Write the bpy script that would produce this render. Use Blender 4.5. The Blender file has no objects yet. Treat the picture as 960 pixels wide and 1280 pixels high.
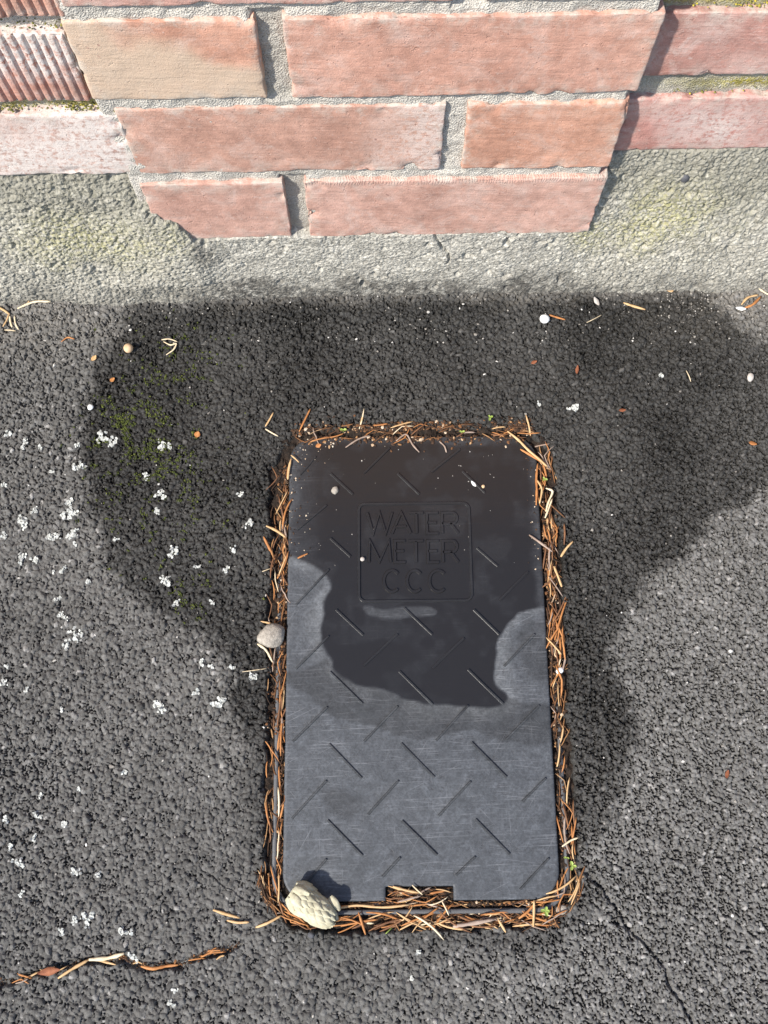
import bpy, bmesh, math, random
import numpy as np
from mathutils import Vector, Matrix, Euler

# ------------------------------------------------------------------ camera, light, exposure
SC = bpy.context.scene
COL = SC.collection
F_PX, PITCH, CAM_H = 1220.0, math.radians(74.5), 0.79
SP, CP = math.sin(PITCH), math.cos(PITCH)
cam_data = bpy.data.cameras.new('camera')
cam = bpy.data.objects.new('camera', cam_data)
COL.objects.link(cam)
cam_data.sensor_fit = 'VERTICAL'
cam_data.sensor_height = 24.0
cam_data.lens = 24.0 * F_PX / 1280.0
cam_data.clip_start = 0.01
cam_data.clip_end = 200.0
cam.location = (0, 0, CAM_H)
cam.rotation_euler = (math.radians(90) - PITCH, 0, 0)
SC.camera = cam

SUN_AZ, SUN_EL = math.radians(49), math.radians(47)      # sun stands to the left behind the camera
to_sun = Vector((-math.sin(SUN_AZ) * math.cos(SUN_EL), -math.cos(SUN_AZ) * math.cos(SUN_EL), math.sin(SUN_EL)))
world = bpy.data.worlds.new('World')
SC.world = world
world.use_nodes = True
wn = world.node_tree
sky = wn.nodes.new('ShaderNodeTexSky')
sky.sky_type = 'NISHITA'
sky.sun_disc = False
sky.sun_elevation = SUN_EL
sky.sun_rotation = math.atan2(to_sun.x, to_sun.y)
wn.links.new(sky.outputs[0], wn.nodes['Background'].inputs[0])
wn.nodes['Background'].inputs[1].default_value = 0.135
sun_data = bpy.data.lights.new('sun', 'SUN')
sun_data.energy = 4.1
sun_data.angle = math.radians(2.2)
sun_data.color = (1.0, 0.955, 0.88)
sun = bpy.data.objects.new('sun', sun_data)
COL.objects.link(sun)
sun.location = to_sun * 5
sun.rotation_euler = to_sun.to_track_quat('Z', 'Y').to_euler()
SC.view_settings.view_transform = 'Standard'
SC.view_settings.look = 'None'
SC.view_settings.exposure = 0.68
SC.view_settings.gamma = 1.0

# ------------------------------------------------------------------ helpers
RNG = np.random.default_rng(7)
random.seed(7)

def gp(px, py, z=0.0):
    """point of the photograph -> place on the level z"""
    u, v = (px - 480) / F_PX, (640 - py) / F_PX
    t = (CAM_H - z) / (SP - v * CP)
    return np.array((u * t, t * (CP + v * SP), z))

def gpa(pts, z=0.0):
    return np.array([gp(a, b, z)[:2] for a, b in pts])

MMPX = 0.00064            # about one photograph pixel on the ground, in metres

def hash2(ix, iy, seed):
    h = (ix.astype(np.int64) * 374761393 + iy.astype(np.int64) * 668265263 + seed * 1442695041) & 0xFFFFFFFF
    h = ((h ^ (h >> 13)) * 1274126177) & 0xFFFFFFFF
    h = h ^ (h >> 16)
    return (h & 0xFFFFFF) / float(0xFFFFFF)

def vn2(x, y, s, seed=0):
    x = np.asarray(x) / s; y = np.asarray(y) / s
    ix = np.floor(x); iy = np.floor(y)
    fx = x - ix; fy = y - iy
    fx = fx * fx * (3 - 2 * fx); fy = fy * fy * (3 - 2 * fy)
    ix = ix.astype(np.int64); iy = iy.astype(np.int64)
    a = hash2(ix, iy, seed); b = hash2(ix + 1, iy, seed)
    c = hash2(ix, iy + 1, seed); d = hash2(ix + 1, iy + 1, seed)
    return (a * (1 - fx) + b * fx) * (1 - fy) + (c * (1 - fx) + d * fx) * fy - 0.5

def fbm2(x, y, s, seed=0, oct=3):
    r = 0; a = 1.0
    for k in range(oct):
        r = r + a * vn2(x, y, s / 2 ** k, seed + 17 * k)
        a *= 0.5
    return r

def vn3(p, s, seed=0):
    z = p[:, 2] / s
    iz = np.floor(z); fz = z - iz; fz = fz * fz * (3 - 2 * fz)
    a = np.zeros(len(p)); b = np.zeros(len(p))
    izi = iz.astype(np.int64)
    x = p[:, 0] / s + 0; y = p[:, 1] / s
    def lay(zz):
        return vn2(x + (zz * 57.31) % 1013, y + (zz * 113.77) % 977, 1.0, seed)
    return lay(izi) * (1 - fz) + lay(izi + 1) * fz

def fbm3(p, s, seed=0, oct=3):
    r = 0; a = 1.0
    for k in range(oct):
        r = r + a * vn3(p, s / 2 ** k, seed + 31 * k)
        a *= 0.5
    return r

def sstep(a, b, x):
    t = np.clip((x - a) / (b - a), 0, 1)
    return t * t * (3 - 2 * t)

def poly_sd(x, y, poly):
    """signed distance to a polygon, negative inside"""
    d = np.full(x.shape, 1e9)
    ins = np.zeros(x.shape, bool)
    n = len(poly)
    for i in range(n):
        ax, ay = poly[i]; bx, by = poly[(i + 1) % n]
        ex, ey = bx - ax, by - ay
        t = np.clip(((x - ax) * ex + (y - ay) * ey) / (ex * ex + ey * ey + 1e-12), 0, 1)
        d = np.minimum(d, (x - ax - t * ex) ** 2 + (y - ay - t * ey) ** 2)
        c = (ay > y) != (by > y)
        xi = ax + (y - ay) * ex / (ey if abs(ey) > 1e-12 else 1e-12)
        ins ^= c & (x < xi)
    d = np.sqrt(d)
    return np.where(ins, -d, d)

def chaikin(P, n=2):
    for _ in range(n):
        Q = np.roll(P, -1, 0)
        P = np.stack([0.75 * P + 0.25 * Q, 0.25 * P + 0.75 * Q], 1).reshape(-1, 2)
    return P

def line_d(x, y, pts):
    d = np.full(x.shape, 1e9)
    for (ax, ay), (bx, by) in zip(pts[:-1], pts[1:]):
        ex, ey = bx - ax, by - ay
        t = np.clip(((x - ax) * ex + (y - ay) * ey) / (ex * ex + ey * ey + 1e-12), 0, 1)
        d = np.minimum(d, (x - ax - t * ex) ** 2 + (y - ay - t * ey) ** 2)
    return np.sqrt(d)

def rrect_sd(x, y, hx, hy, r):
    qx = np.abs(x) - (hx - r); qy = np.abs(y) - (hy - r)
    return np.hypot(np.maximum(qx, 0), np.maximum(qy, 0)) + np.minimum(np.maximum(qx, qy), 0) - r

def np_mesh(name, verts, quads, smooth=True, attrs=None):
    me = bpy.data.meshes.new(name)
    verts = np.asarray(verts, np.float32); quads = np.asarray(quads, np.int32)
    k = quads.shape[1]
    me.vertices.add(len(verts)); me.vertices.foreach_set('co', verts.ravel())
    me.loops.add(quads.size); me.loops.foreach_set('vertex_index', quads.ravel())
    me.polygons.add(len(quads))
    me.polygons.foreach_set('loop_start', np.arange(0, quads.size, k, dtype=np.int32))
    me.polygons.foreach_set('loop_total', np.full(len(quads), k, np.int32))
    me.polygons.foreach_set('use_smooth', np.full(len(quads), smooth, bool))
    for nm, arr in (attrs or {}).items():
        a = me.attributes.new(nm, 'FLOAT', 'POINT')
        a.data.foreach_set('value', np.asarray(arr, np.float32).ravel())
    me.update(calc_edges=True)
    me.validate()
    return me

def grid_quads(nx, ny):
    i = np.arange(nx * ny).reshape(ny, nx)
    return np.stack([i[:-1, :-1], i[:-1, 1:], i[1:, 1:], i[1:, :-1]], -1).reshape(-1, 4)

def link(name, me, mat=None, parent=None):
    o = bpy.data.objects.new(name, me)
    COL.objects.link(o)
    if mat and not me.materials:
        me.materials.append(mat)
    if parent:
        o.parent = parent
    return o

def empty(name, loc=(0, 0, 0), rz=0.0):
    o = bpy.data.objects.new(name, None)
    o.empty_display_size = 0.02
    COL.objects.link(o)
    o.location = loc
    o.rotation_euler = (0, 0, rz)
    return o

def tag(o, label, cat, group=None):
    o['label'] = label; o['category'] = cat
    if group: o['group'] = group
    return o

# ------------------------------------------------------------------ materials
class NT:
    def __init__(s, name):
        s.m = bpy.data.materials.new(name); s.m.use_nodes = True
        s.t = s.m.node_tree; s.b = s.t.nodes['Principled BSDF']
    def n(s, kind, **kw):
        nd = s.t.nodes.new('ShaderNode' + kind)
        for k, v in kw.items():
            if k[0] == '_':
                key = k[1:]
                nd.inputs[int(key) if key.isdigit() else key].default_value = v
            else:
                setattr(nd, k, v)
        return nd
    def l(s, a, b): s.t.links.new(a, b)
    def set(s, **kw):
        for k, v in kw.items():
            s.b.inputs[k.replace('_', ' ')].default_value = v
    def pos(s):
        return s.n('NewGeometry').outputs['Position']
    def objco(s):
        return s.n('TexCoord').outputs['Object']
    def noise(s, scale, detail=3, rough=0.55, co=None, dist=0.0):
        nd = s.n('TexNoise', _Scale=scale, _Detail=detail, _Roughness=rough, _Distortion=dist)
        s.l(co if co is not None else s.pos(), nd.inputs['Vector'])
        return nd.outputs['Fac']
    def ramp(s, fac, stops):
        r = s.n('ValToRGB')
        e = r.color_ramp.elements
        while len(e) < len(stops): e.new(0.5)
        for el, (p, c) in zip(e, stops):
            el.position = p
            el.color = (c, c, c, 1) if isinstance(c, (int, float)) else (*c, 1)
        s.l(fac, r.inputs[0])
        return r.outputs[0]
    def attr(s, name):
        return s.n('Attribute', attribute_name=name).outputs['Fac']
    def mix(s, fac, a, b, mode='MIX'):
        nd = s.n('Mix', data_type='RGBA', blend_type=mode)
        for sock, v in ((nd.inputs[0], fac), (nd.inputs[6], a), (nd.inputs[7], b)):
            if isinstance(v, (int, float)): sock.default_value = v
            elif isinstance(v, tuple): sock.default_value = (*v, 1)
            else: s.l(v, sock)
        return nd.outputs[2]
    def math(s, op, a, b=0.0, c=None, clamp=False):
        nd = s.n('Math', operation=op, use_clamp=clamp)
        for i, v in enumerate((a, b, c)):
            if v is None: continue
            if isinstance(v, (int, float)): nd.inputs[i].default_value = v
            else: s.l(v, nd.inputs[i])
        return nd.outputs[0]
    def bump(s, height, strength=0.5, dist=0.001, prev=None):
        nd = s.n('Bump', _Strength=strength, _Distance=dist)
        s.l(height, nd.inputs['Height'])
        if prev is not None: s.l(prev, nd.inputs['Normal'])
        return nd.outputs[0]
    def out(s, color=None, rough=None, normal=None, spec=None):
        if color is not None:
            if isinstance(color, tuple): s.b.inputs['Base Color'].default_value = (*color, 1)
            else: s.l(color, s.b.inputs['Base Color'])
        if rough is not None:
            if isinstance(rough, (int, float)): s.b.inputs['Roughness'].default_value = rough
            else: s.l(rough, s.b.inputs['Roughness'])
        if normal is not None: s.l(normal, s.b.inputs['Normal'])
        if spec is not None:
            if isinstance(spec, (int, float)): s.b.inputs['Specular IOR Level'].default_value = spec
            else: s.l(spec, s.b.inputs['Specular IOR Level'])
        return s.m

def mat_asphalt():
    m = NT('asphalt')
    tone = m.attr('tone'); wet = m.attr('wet'); dust = m.attr('dust')
    fine = m.noise(900, 3, 0.6)
    big = m.noise(9, 3)
    c = m.ramp(tone, [(0.0, (0.060, 0.057, 0.053)), (0.5, (0.120, 0.115, 0.106)), (0.85, (0.172, 0.166, 0.156)), (1.0, (0.30, 0.285, 0.265))])
    c = m.mix(1.0, c, m.ramp(fine, [(0.25, 0.80), (0.75, 1.18)]), 'MULTIPLY')
    c = m.mix(1.0, c, m.ramp(big, [(0.3, 0.88), (0.7, 1.12)]), 'MULTIPLY')
    c = m.mix(m.math('MULTIPLY', dust, 0.75), c, (0.27, 0.245, 0.21))
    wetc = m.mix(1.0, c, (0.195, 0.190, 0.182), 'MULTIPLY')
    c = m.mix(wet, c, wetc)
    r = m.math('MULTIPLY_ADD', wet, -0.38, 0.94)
    n = m.bump(m.noise(1100, 3), 0.6, 0.0006)
    return m.out(c, r, n, 0.3)

def mat_lid(relief=False):
    m = NT('lid_plastic')
    wet = m.attr('wet'); damp = m.attr('damp'); 
    p = m.pos()
    cloud = m.noise(28, 4, 0.6); fine = m.noise(600, 3, 0.6)
    def scratch(rot, lo, hi, sx=10, sy=1000):
        mp = m.n('Mapping', vector_type='TEXTURE'); mp.inputs['Scale'].default_value = (1 / sx, 1 / sy, 0.1); mp.inputs['Rotation'].default_value = (0, 0, rot); m.l(p, mp.inputs[0])
        return m.ramp(m.noise(1.0, 2, 0.5, mp.outputs[0], 0.25), [(lo, 0), (hi, 1)])
    s1 = m.math('MAXIMUM', scratch(0.05, 0.59, 0.68), scratch(-0.10, 0.63, 0.70, 14, 1200))
    s2 = m.math('MAXIMUM', scratch(1.05, 0.66, 0.74), scratch(1.62, 0.67, 0.75, 12, 900))
    s3 = m.math('MAXIMUM', scratch(-0.85, 0.67, 0.75), scratch(0.45, 0.66, 0.74))
    scr = m.math('MAXIMUM', m.math('MAXIMUM', s1, s2), s3)
    pit = m.math('MULTIPLY', m.ramp(m.noise(230, 4, 0.7), [(0.58, 0), (0.64, 1)]), m.ramp(m.noise(38, 2, 0.5), [(0.52, 0), (0.62, 1)]))
    dry = m.mix(cloud, (0.038, 0.042, 0.048), (0.067, 0.072, 0.079))
    dry = m.mix(1.0, dry, m.ramp(fine, [(0.3, 0.72), (0.7, 1.28)]), 'MULTIPLY')
    dry = m.mix(1.0, dry, m.ramp(m.noise(130, 5, 0.75), [(0.28, 0.66), (0.5, 1.0), (0.72, 1.3)]), 'MULTIPLY')
    dry = m.mix(m.ramp(m.noise(45, 6, 0.8, dist=1.5), [(0.52, 0), (0.60, 1)]), dry, m.mix(1.0, dry, (1.32, 1.32, 1.32), 'MULTIPLY'))
    scr = m.math('MULTIPLY', scr, m.ramp(m.noise(60, 3, 0.6), [(0.4, 0), (0.62, 1)]))
    dry = m.mix(m.math('MULTIPLY', scr, 0.7), dry, (0.17, 0.176, 0.19))
    dry = m.mix(m.math('MULTIPLY', pit, 0.6), dry, (0.03, 0.03, 0.033))
    dry = m.mix(m.attr('tide'), dry, m.mix(1.0, dry, (1.65, 1.62, 1.55), 'MULTIPLY'))
    dampc = m.mix(1.0, dry, (0.50, 0.49, 0.48), 'MULTIPLY')
    c = m.mix(damp, dry, dampc)
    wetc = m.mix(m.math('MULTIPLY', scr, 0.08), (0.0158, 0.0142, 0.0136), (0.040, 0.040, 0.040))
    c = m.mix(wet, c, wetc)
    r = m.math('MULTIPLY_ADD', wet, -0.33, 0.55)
    h = m.math('ADD', m.math('MULTIPLY', scr, 0.4), m.math('SUBTRACT', fine, m.math('MULTIPLY', pit, 1.2)))
    bs = m.math('MULTIPLY_ADD', wet, -0.17, 0.22)
    nb = m.n('Bump', _Distance=0.0005); m.l(bs, nb.inputs['Strength']); m.l(h, nb.inputs['Height'])
    return m.out(c, r, nb.outputs[0], 0.45)

def mat_plain_plastic():
    m = NT('frame_plastic')
    c = m.mix(m.noise(300, 3), (0.05, 0.05, 0.052), (0.12, 0.12, 0.122))
    return m.out(c, 0.55, m.bump(m.noise(900, 2), 0.3, 0.0004))

def mat_brick(name='brick_clay', white=0.5, scored=False):
    m = NT(name)
    oc = m.n('ObjectInfo').outputs['Color']
    p = m.pos()
    big = m.noise(22, 4, 0.6); mid = m.noise(120, 4, 0.65); fine = m.noise(1400, 2, 0.6)
    c = m.mix(1.0, oc, m.ramp(big, [(0.28, (0.82, 0.73, 0.67)), (0.5, (1.0, 0.93, 0.87)), (0.72, (1.13, 1.10, 1.05))]), 'MULTIPLY')
    c = m.mix(1.0, c, m.ramp(mid, [(0.3, 0.80), (0.72, 1.18)]), 'MULTIPLY')
    c = m.mix(1.0, c, m.ramp(fine, [(0.3, 0.90), (0.7, 1.10)]), 'MULTIPLY')
    # lime bloom: broad haze plus streaky flecks
    haze = m.ramp(m.noise(30, 5, 0.7, dist=1.2), [(0.50, 0), (0.72, 1)])
    mp = m.n('Mapping'); mp.inputs['Scale'].default_value = (1, 1, 2.2); mp.inputs['Rotation'].default_value = (0, 0.7, 0); m.l(p, mp.inputs[0])
    fleck = m.ramp(m.noise(150, 4, 0.72, mp.outputs[0], 1.0), [(0.60, 0), (0.70, 1)])
    w = m.math('ADD', m.math('MULTIPLY', haze, 0.6), m.math('MULTIPLY', fleck, 0.55), clamp=True)
    lime = m.attr('lime')
    w = m.math('MULTIPLY', w, white, clamp=True)
    crust = m.math('MULTIPLY', lime, m.ramp(m.noise(260, 4, 0.7), [(0.36, 0), (0.52, 1)]), clamp=True)
    w = m.math('MAXIMUM', w, crust)
    c = m.mix(w, c, (0.66, 0.58, 0.53))
    buff = m.attr('buff')
    c = m.mix(m.math('MULTIPLY', buff, 0.85, clamp=True), c, (0.54, 0.42, 0.31))
    sm = m.math('MULTIPLY', m.attr('edge'), m.ramp(m.noise(85, 5, 0.7), [(0.46, 0), (0.62, 1)]), clamp=True)
    c = m.mix(m.math('MULTIPLY', sm, 0.85), c, m.mix(fine, (0.42, 0.37, 0.31), (0.62, 0.57, 0.50)))
    scuff = m.ramp(m.noise(330, 4, 0.75), [(0.64, 0), (0.70, 1)])
    c = m.mix(m.math('MULTIPLY', scuff, 0.55), c, (0.60, 0.50, 0.44))
    c = m.mix(m.ramp(m.noise(240, 3, 0.7), [(0.66, 0), (0.72, 1)]), c, (0.30, 0.17, 0.14))
    h = m.math('ADD', m.math('MULTIPLY', fine, 0.5), m.noise(380, 5, 0.7))
    wv = m.n('TexWave', _Scale=150.0, _Distortion=11.0, _Detail=3.0); m.l(m.pos(), wv.inputs['Vector'])
    h = m.math('ADD', h, m.math('MULTIPLY', m.attr('comb'), m.math('MULTIPLY', wv.outputs['Fac'], 0.55)))
    mpd = m.n('Mapping', vector_type='TEXTURE'); mpd.inputs['Scale'].default_value = (1 / 28, 1 / 300, 1 / 300); mpd.inputs['Rotation'].default_value = (0, 0.06, 0); m.l(p, mpd.inputs[0])
    drag = m.noise(1.0, 4, 0.65, mpd.outputs[0], 0.3)
    pore = m.ramp(m.noise(190, 3, 0.7), [(0.64, 0), (0.70, 1)])
    h = m.math('ADD', h, m.math('SUBTRACT', m.math('MULTIPLY', drag, 1.1), m.math('MULTIPLY', pore, 0.9)))
    n = m.bump(h, 0.5, 0.0011)
    return m.out(c, 0.93, n, 0.25)

def mat_mortar(name='lime_mortar', moss=True):
    m = NT(name)
    fine = m.noise(900, 3, 0.65); mid = m.noise(90, 4, 0.6)
    vor = m.n('TexVoronoi', _Scale=900.0); m.l(m.pos(), vor.inputs['Vector'])
    c = m.mix(mid, (0.46, 0.425, 0.37), (0.62, 0.58, 0.515))
    c = m.mix(1.0, c, m.ramp(fine, [(0.3, 0.72), (0.7, 1.2)]), 'MULTIPLY')
    c = m.mix(m.ramp(m.noise(520, 2), [(0.66, 0), (0.72, 1)]), c, (0.13, 0.12, 0.11))
    g = m.attr('grime')
    c = m.mix(m.math('MULTIPLY', g, 0.8, clamp=True), c, m.mix(fine, (0.10, 0.097, 0.08), (0.27, 0.26, 0.22)))
    mm = m.math('MULTIPLY', m.attr('mossy'), m.ramp(m.noise(420, 4, 0.7), [(0.36, 0), (0.5, 1)]), clamp=True)
    c = m.mix(mm, c, m.mix(m.ramp(fine, [(0.35, 0), (0.65, 1)]), (0.17, 0.15, 0.03), (0.48, 0.41, 0.10)))
    n = m.bump(m.math('ADD', fine, vor.outputs['Distance']), 0.8, 0.0012)
    return m.out(c, 0.95, n, 0.2)

def mat_concrete():
    m = NT('rough_concrete')
    fine = m.noise(750, 4, 0.7); mid = m.noise(60, 4, 0.65)
    vor = m.n('TexVoronoi', _Scale=520.0, _Randomness=1.0); m.l(m.pos(), vor.inputs['Vector'])
    c = m.mix(mid, (0.34, 0.318, 0.27), (0.51, 0.482, 0.42))
    c = m.mix(1.0, c, m.ramp(m.attr('tone'), [(0.0, 0.62), (0.5, 1.0), (1.0, 1.45)]), 'MULTIPLY')
    cell = m.n('SeparateColor'); m.l(vor.outputs['Color'], cell.inputs[0])
    c = m.mix(1.0, c, m.ramp(cell.outputs[0], [(0.0, 0.72), (0.25, 0.92), (0.75, 1.05), (1.0, 1.2)]), 'MULTIPLY')
    c = m.mix(1.0, c, m.ramp(fine, [(0.3, 0.75), (0.7, 1.2)]), 'MULTIPLY')
    li = m.attr('lichen'); g = m.attr('grime'); ol = m.attr('olive')
    lm = m.math('MULTIPLY', li, m.ramp(m.noise(330, 4, 0.7), [(0.40, 0), (0.60, 1)]))
    c = m.mix(m.math('MULTIPLY', ol, 0.55, clamp=True), c, m.mix(fine, (0.115, 0.110, 0.082), (0.26, 0.245, 0.185)))
    c = m.mix(m.math('MULTIPLY', lm, 0.6, clamp=True), c, (0.37, 0.345, 0.12))
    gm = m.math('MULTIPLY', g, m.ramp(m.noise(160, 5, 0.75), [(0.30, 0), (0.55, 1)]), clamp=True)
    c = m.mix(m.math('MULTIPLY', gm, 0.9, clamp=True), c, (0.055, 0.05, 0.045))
    c = m.mix(m.ramp(m.noise(430, 3, 0.7), [(0.60, 0), (0.66, 1)]), c, m.mix(1.0, c, (0.42, 0.41, 0.39), 'MULTIPLY'))
    n = m.bump(m.math('ADD', fine, m.math('MULTIPLY', vor.outputs['Distance'], 1.2)), 0.6, 0.0010)
    return m.out(c, 0.96, n, 0.2)

def mat_simple(name, a, b, scale=300, rough=0.8, bump=0.3, bd=0.0005, spec=0.3):
    m = NT(name)
    c = m.mix(m.ramp(m.noise(scale, 4, 0.65), [(0.3, 0), (0.7, 1)]), a, b)
    return m.out(c, rough, m.bump(m.noise(scale * 2, 3), bump, bd), spec)

def mat_tone(name, stops, rough=0.85):
    m = NT(name)
    c = m.ramp(m.attr('tone'), stops)
    c = m.mix(1.0, c, m.ramp(m.noise(700, 3), [(0.3, 0.75), (0.7, 1.25)]), 'MULTIPLY')
    return m.out(c, rough, m.bump(m.noise(900, 2), 0.3, 0.0004), 0.3)

M_ASPH = mat_asphalt()
M_LID = mat_lid()
M_FRAME = mat_plain_plastic()
M_BRICK = mat_brick('brick_clay', 0.55)
M_BRICK_W = mat_brick('brick_clay_bloomed', 1.0)
M_MORTAR = mat_mortar()
M_CONC = mat_concrete()
M_NEEDLE = [mat_simple('needle_orange', (0.30, 0.115, 0.036), (0.50, 0.225, 0.078), 120, 0.6),
            mat_simple('needle_tan', (0.46, 0.28, 0.125), (0.62, 0.42, 0.22), 120, 0.6),
            mat_simple('needle_brown', (0.11, 0.05, 0.026), (0.25, 0.12, 0.055), 120, 0.65),
            mat_simple('needle_straw', (0.60, 0.47, 0.29), (0.75, 0.63, 0.44), 120, 0.65),
            mat_simple('needle_grey', (0.22, 0.15, 0.11), (0.40, 0.31, 0.25), 120, 0.75)]
M_LITTER = mat_tone('leaf_litter', [(0, (0.018, 0.012, 0.008)), (0.45, (0.06, 0.032, 0.018)), (0.7, (0.19, 0.085, 0.033)), (0.9, (0.38, 0.22, 0.10)), (1, (0.55, 0.48, 0.38))])
M_SOIL = mat_simple('dark_humus', (0.010, 0.008, 0.0065), (0.042, 0.027, 0.018), 220, 0.95, 0.8, 0.002)
M_LICHEN = mat_simple('lichen_crust', (0.36, 0.365, 0.335), (0.60, 0.605, 0.565), 350, 0.95, 0.6, 0.0008)
M_MOSS = mat_tone('moss_tuft', [(0, (0.026, 0.034, 0.007)), (0.6, (0.064, 0.078, 0.016)), (1, (0.14, 0.155, 0.028))], 0.95)
M_MOSSY = mat_tone('wall_moss', [(0, (0.06, 0.065, 0.02)), (0.5, (0.22, 0.20, 0.05)), (1, (0.50, 0.40, 0.05))], 0.95)
M_GRIT = mat_tone('pale_grit', [(0, (0.14, 0.125, 0.11)), (0.6, (0.30, 0.275, 0.24)), (1, (0.66, 0.63, 0.58))], 0.85)
M_CONE = mat_simple('cone_scale', (0.33, 0.30, 0.20), (0.57, 0.53, 0.38), 160, 0.8, 0.5, 0.001)
M_STONE = mat_simple('pale_stone', (0.21, 0.185, 0.155), (0.42, 0.375, 0.315), 420, 0.9, 0.6, 0.001)
M_WHITE = mat_simple('white_pebble', (0.74, 0.73, 0.70), (0.86, 0.85, 0.83), 200, 0.7)
M_TAN = mat_simple('tan_berry', (0.50, 0.32, 0.17), (0.66, 0.47, 0.30), 200, 0.7)
M_DARKSTONE = mat_simple('dark_stone', (0.05, 0.05, 0.055), (0.11, 0.11, 0.12), 300, 0.7)
M_GREEN = mat_simple('green_leaf', (0.20, 0.27, 0.05), (0.34, 0.42, 0.11), 200, 0.6)
M_RED = mat_simple('russet_husk', (0.16, 0.05, 0.025), (0.34, 0.13, 0.06), 160, 0.7)
M_FLAKE = mat_simple('grey_flake', (0.34, 0.30, 0.27), (0.55, 0.50, 0.45), 200, 0.8)

# ------------------------------------------------------------------ lid frame of reference
LA, LB = gp(357.0, 840), gp(685.0, 840)
TOP_M, BOT_M = gp(516, 546), gp(527, 1126)
LID_RZ = -math.atan2((BOT_M - TOP_M)[0], -(BOT_M - TOP_M)[1]) * -1
LID_C = (TOP_M + BOT_M) / 2
LID_HX = 0.5 * abs(LB[0] - LA[0]) * math.cos(LID_RZ)
LID_HY = 0.5 * np.linalg.norm(BOT_M - TOP_M)
_c, _s = math.cos(LID_RZ), math.sin(LID_RZ)
LID_Z = -0.0008

def to_lid(x, y):
    dx, dy = x - LID_C[0], y - LID_C[1]
    return dx * _c + dy * _s, -dx * _s + dy * _c
def from_lid(x, y):
    return LID_C[0] + x * _c - y * _s, LID_C[1] + x * _s + y * _c
def lidp(px, py):
    g = gp(px, py, LID_Z)
    return to_lid(g[0], g[1])

HOLE = dict(hx=LID_HX + 0.0150, hy=LID_HY + 0.0130, oy=-0.0072, r=0.040)
def hole_sd(x, y):
    lx, ly = to_lid(x, y)
    return rrect_sd(lx, ly - HOLE['oy'], HOLE['hx'], HOLE['hy'], HOLE['r'])
def lid_sd(x, y):
    lx, ly = to_lid(x, y)
    return rrect_sd(lx, ly, LID_HX, LID_HY, 0.021)

WALL_RZ = 0.0194
WALL_O = np.array((0.0, 0.4225, 0.0))

def pack_stones(H, T, x0, y0, d, cx, cy, a, h0, dome, tilt, tone, W):
    """press many irregular flat-topped stones into the height field H"""
    n = len(cx); ny, nx = H.shape
    b = a * RNG.uniform(0.55, 0.95, n)
    ang = RNG.uniform(0, math.pi, n); ca, sa = np.cos(ang), np.sin(ang)
    hd = dome * b * RNG.uniform(0.7, 1.3, n)
    slx = RNG.normal(0, tilt, n); sly = RNG.normal(0, tilt, n)
    skew = RNG.uniform(-0.5, 0.5, n)
    ii = np.round((cx - x0) / d).astype(int); jj = np.round((cy - y0) / d).astype(int)
    Hf = H.ravel(); Tf = T.ravel()
    for oj in range(-W, W + 1):
        for oi in range(-W, W + 1):
            i2 = ii + oi; j2 = jj + oj
            ok = np.nonzero((i2 >= 0) & (i2 < nx) & (j2 >= 0) & (j2 < ny))[0]
            dx = x0 + i2[ok] * d - cx[ok]; dy = y0 + j2[ok] * d - cy[ok]
            u = (dx * ca[ok] + dy * sa[ok]) / a[ok]; v = (-dx * sa[ok] + dy * ca[ok]) / b[ok] + skew[ok] * u
            q = np.abs(u) ** 3.5 + np.abs(v) ** 3.5
            k = q < 1.3
            ok = ok[k]
            z = h0[ok] + hd[ok] * (1 - q[k]) + dx[k] * slx[ok] + dy[k] * sly[ok]
            flat = j2[ok] * nx + i2[ok]
            order = np.argsort(z)
            f2 = flat[order]; z2 = z[order]; t2 = tone[ok][order]
            better = z2 > Hf[f2]
            f2, z2, t2 = f2[better], z2[better], t2[better]
            Hf[f2] = z2; Tf[f2] = t2

# ------------------------------------------------------------------ asphalt ground
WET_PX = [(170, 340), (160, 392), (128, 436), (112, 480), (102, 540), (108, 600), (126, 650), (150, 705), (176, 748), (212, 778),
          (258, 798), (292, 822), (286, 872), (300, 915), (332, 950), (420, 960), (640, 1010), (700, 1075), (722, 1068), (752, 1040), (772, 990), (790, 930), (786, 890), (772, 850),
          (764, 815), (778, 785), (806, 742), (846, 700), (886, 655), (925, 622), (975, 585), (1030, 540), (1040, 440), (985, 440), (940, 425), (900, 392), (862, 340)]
CRACK_L = [(-30, 1236), (14, 1228), (62, 1214), (104, 1203), (150, 1197), (178, 1208), (226, 1206), (262, 1192), (300, 1182)]
CRACK_R = [(728, 1086), (742, 1096), (756, 1112), (768, 1130), (782, 1152), (796, 1172), (806, 1180), (818, 1196), (832, 1212), (838, 1232), (852, 1252), (866, 1284), (880, 1320)]
CRACK_R2 = [(770, 1152), (780, 1158), (792, 1172)]
CRACK_M = [(255, 1090), (290, 1112), (318, 1130), (345, 1150)]

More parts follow.
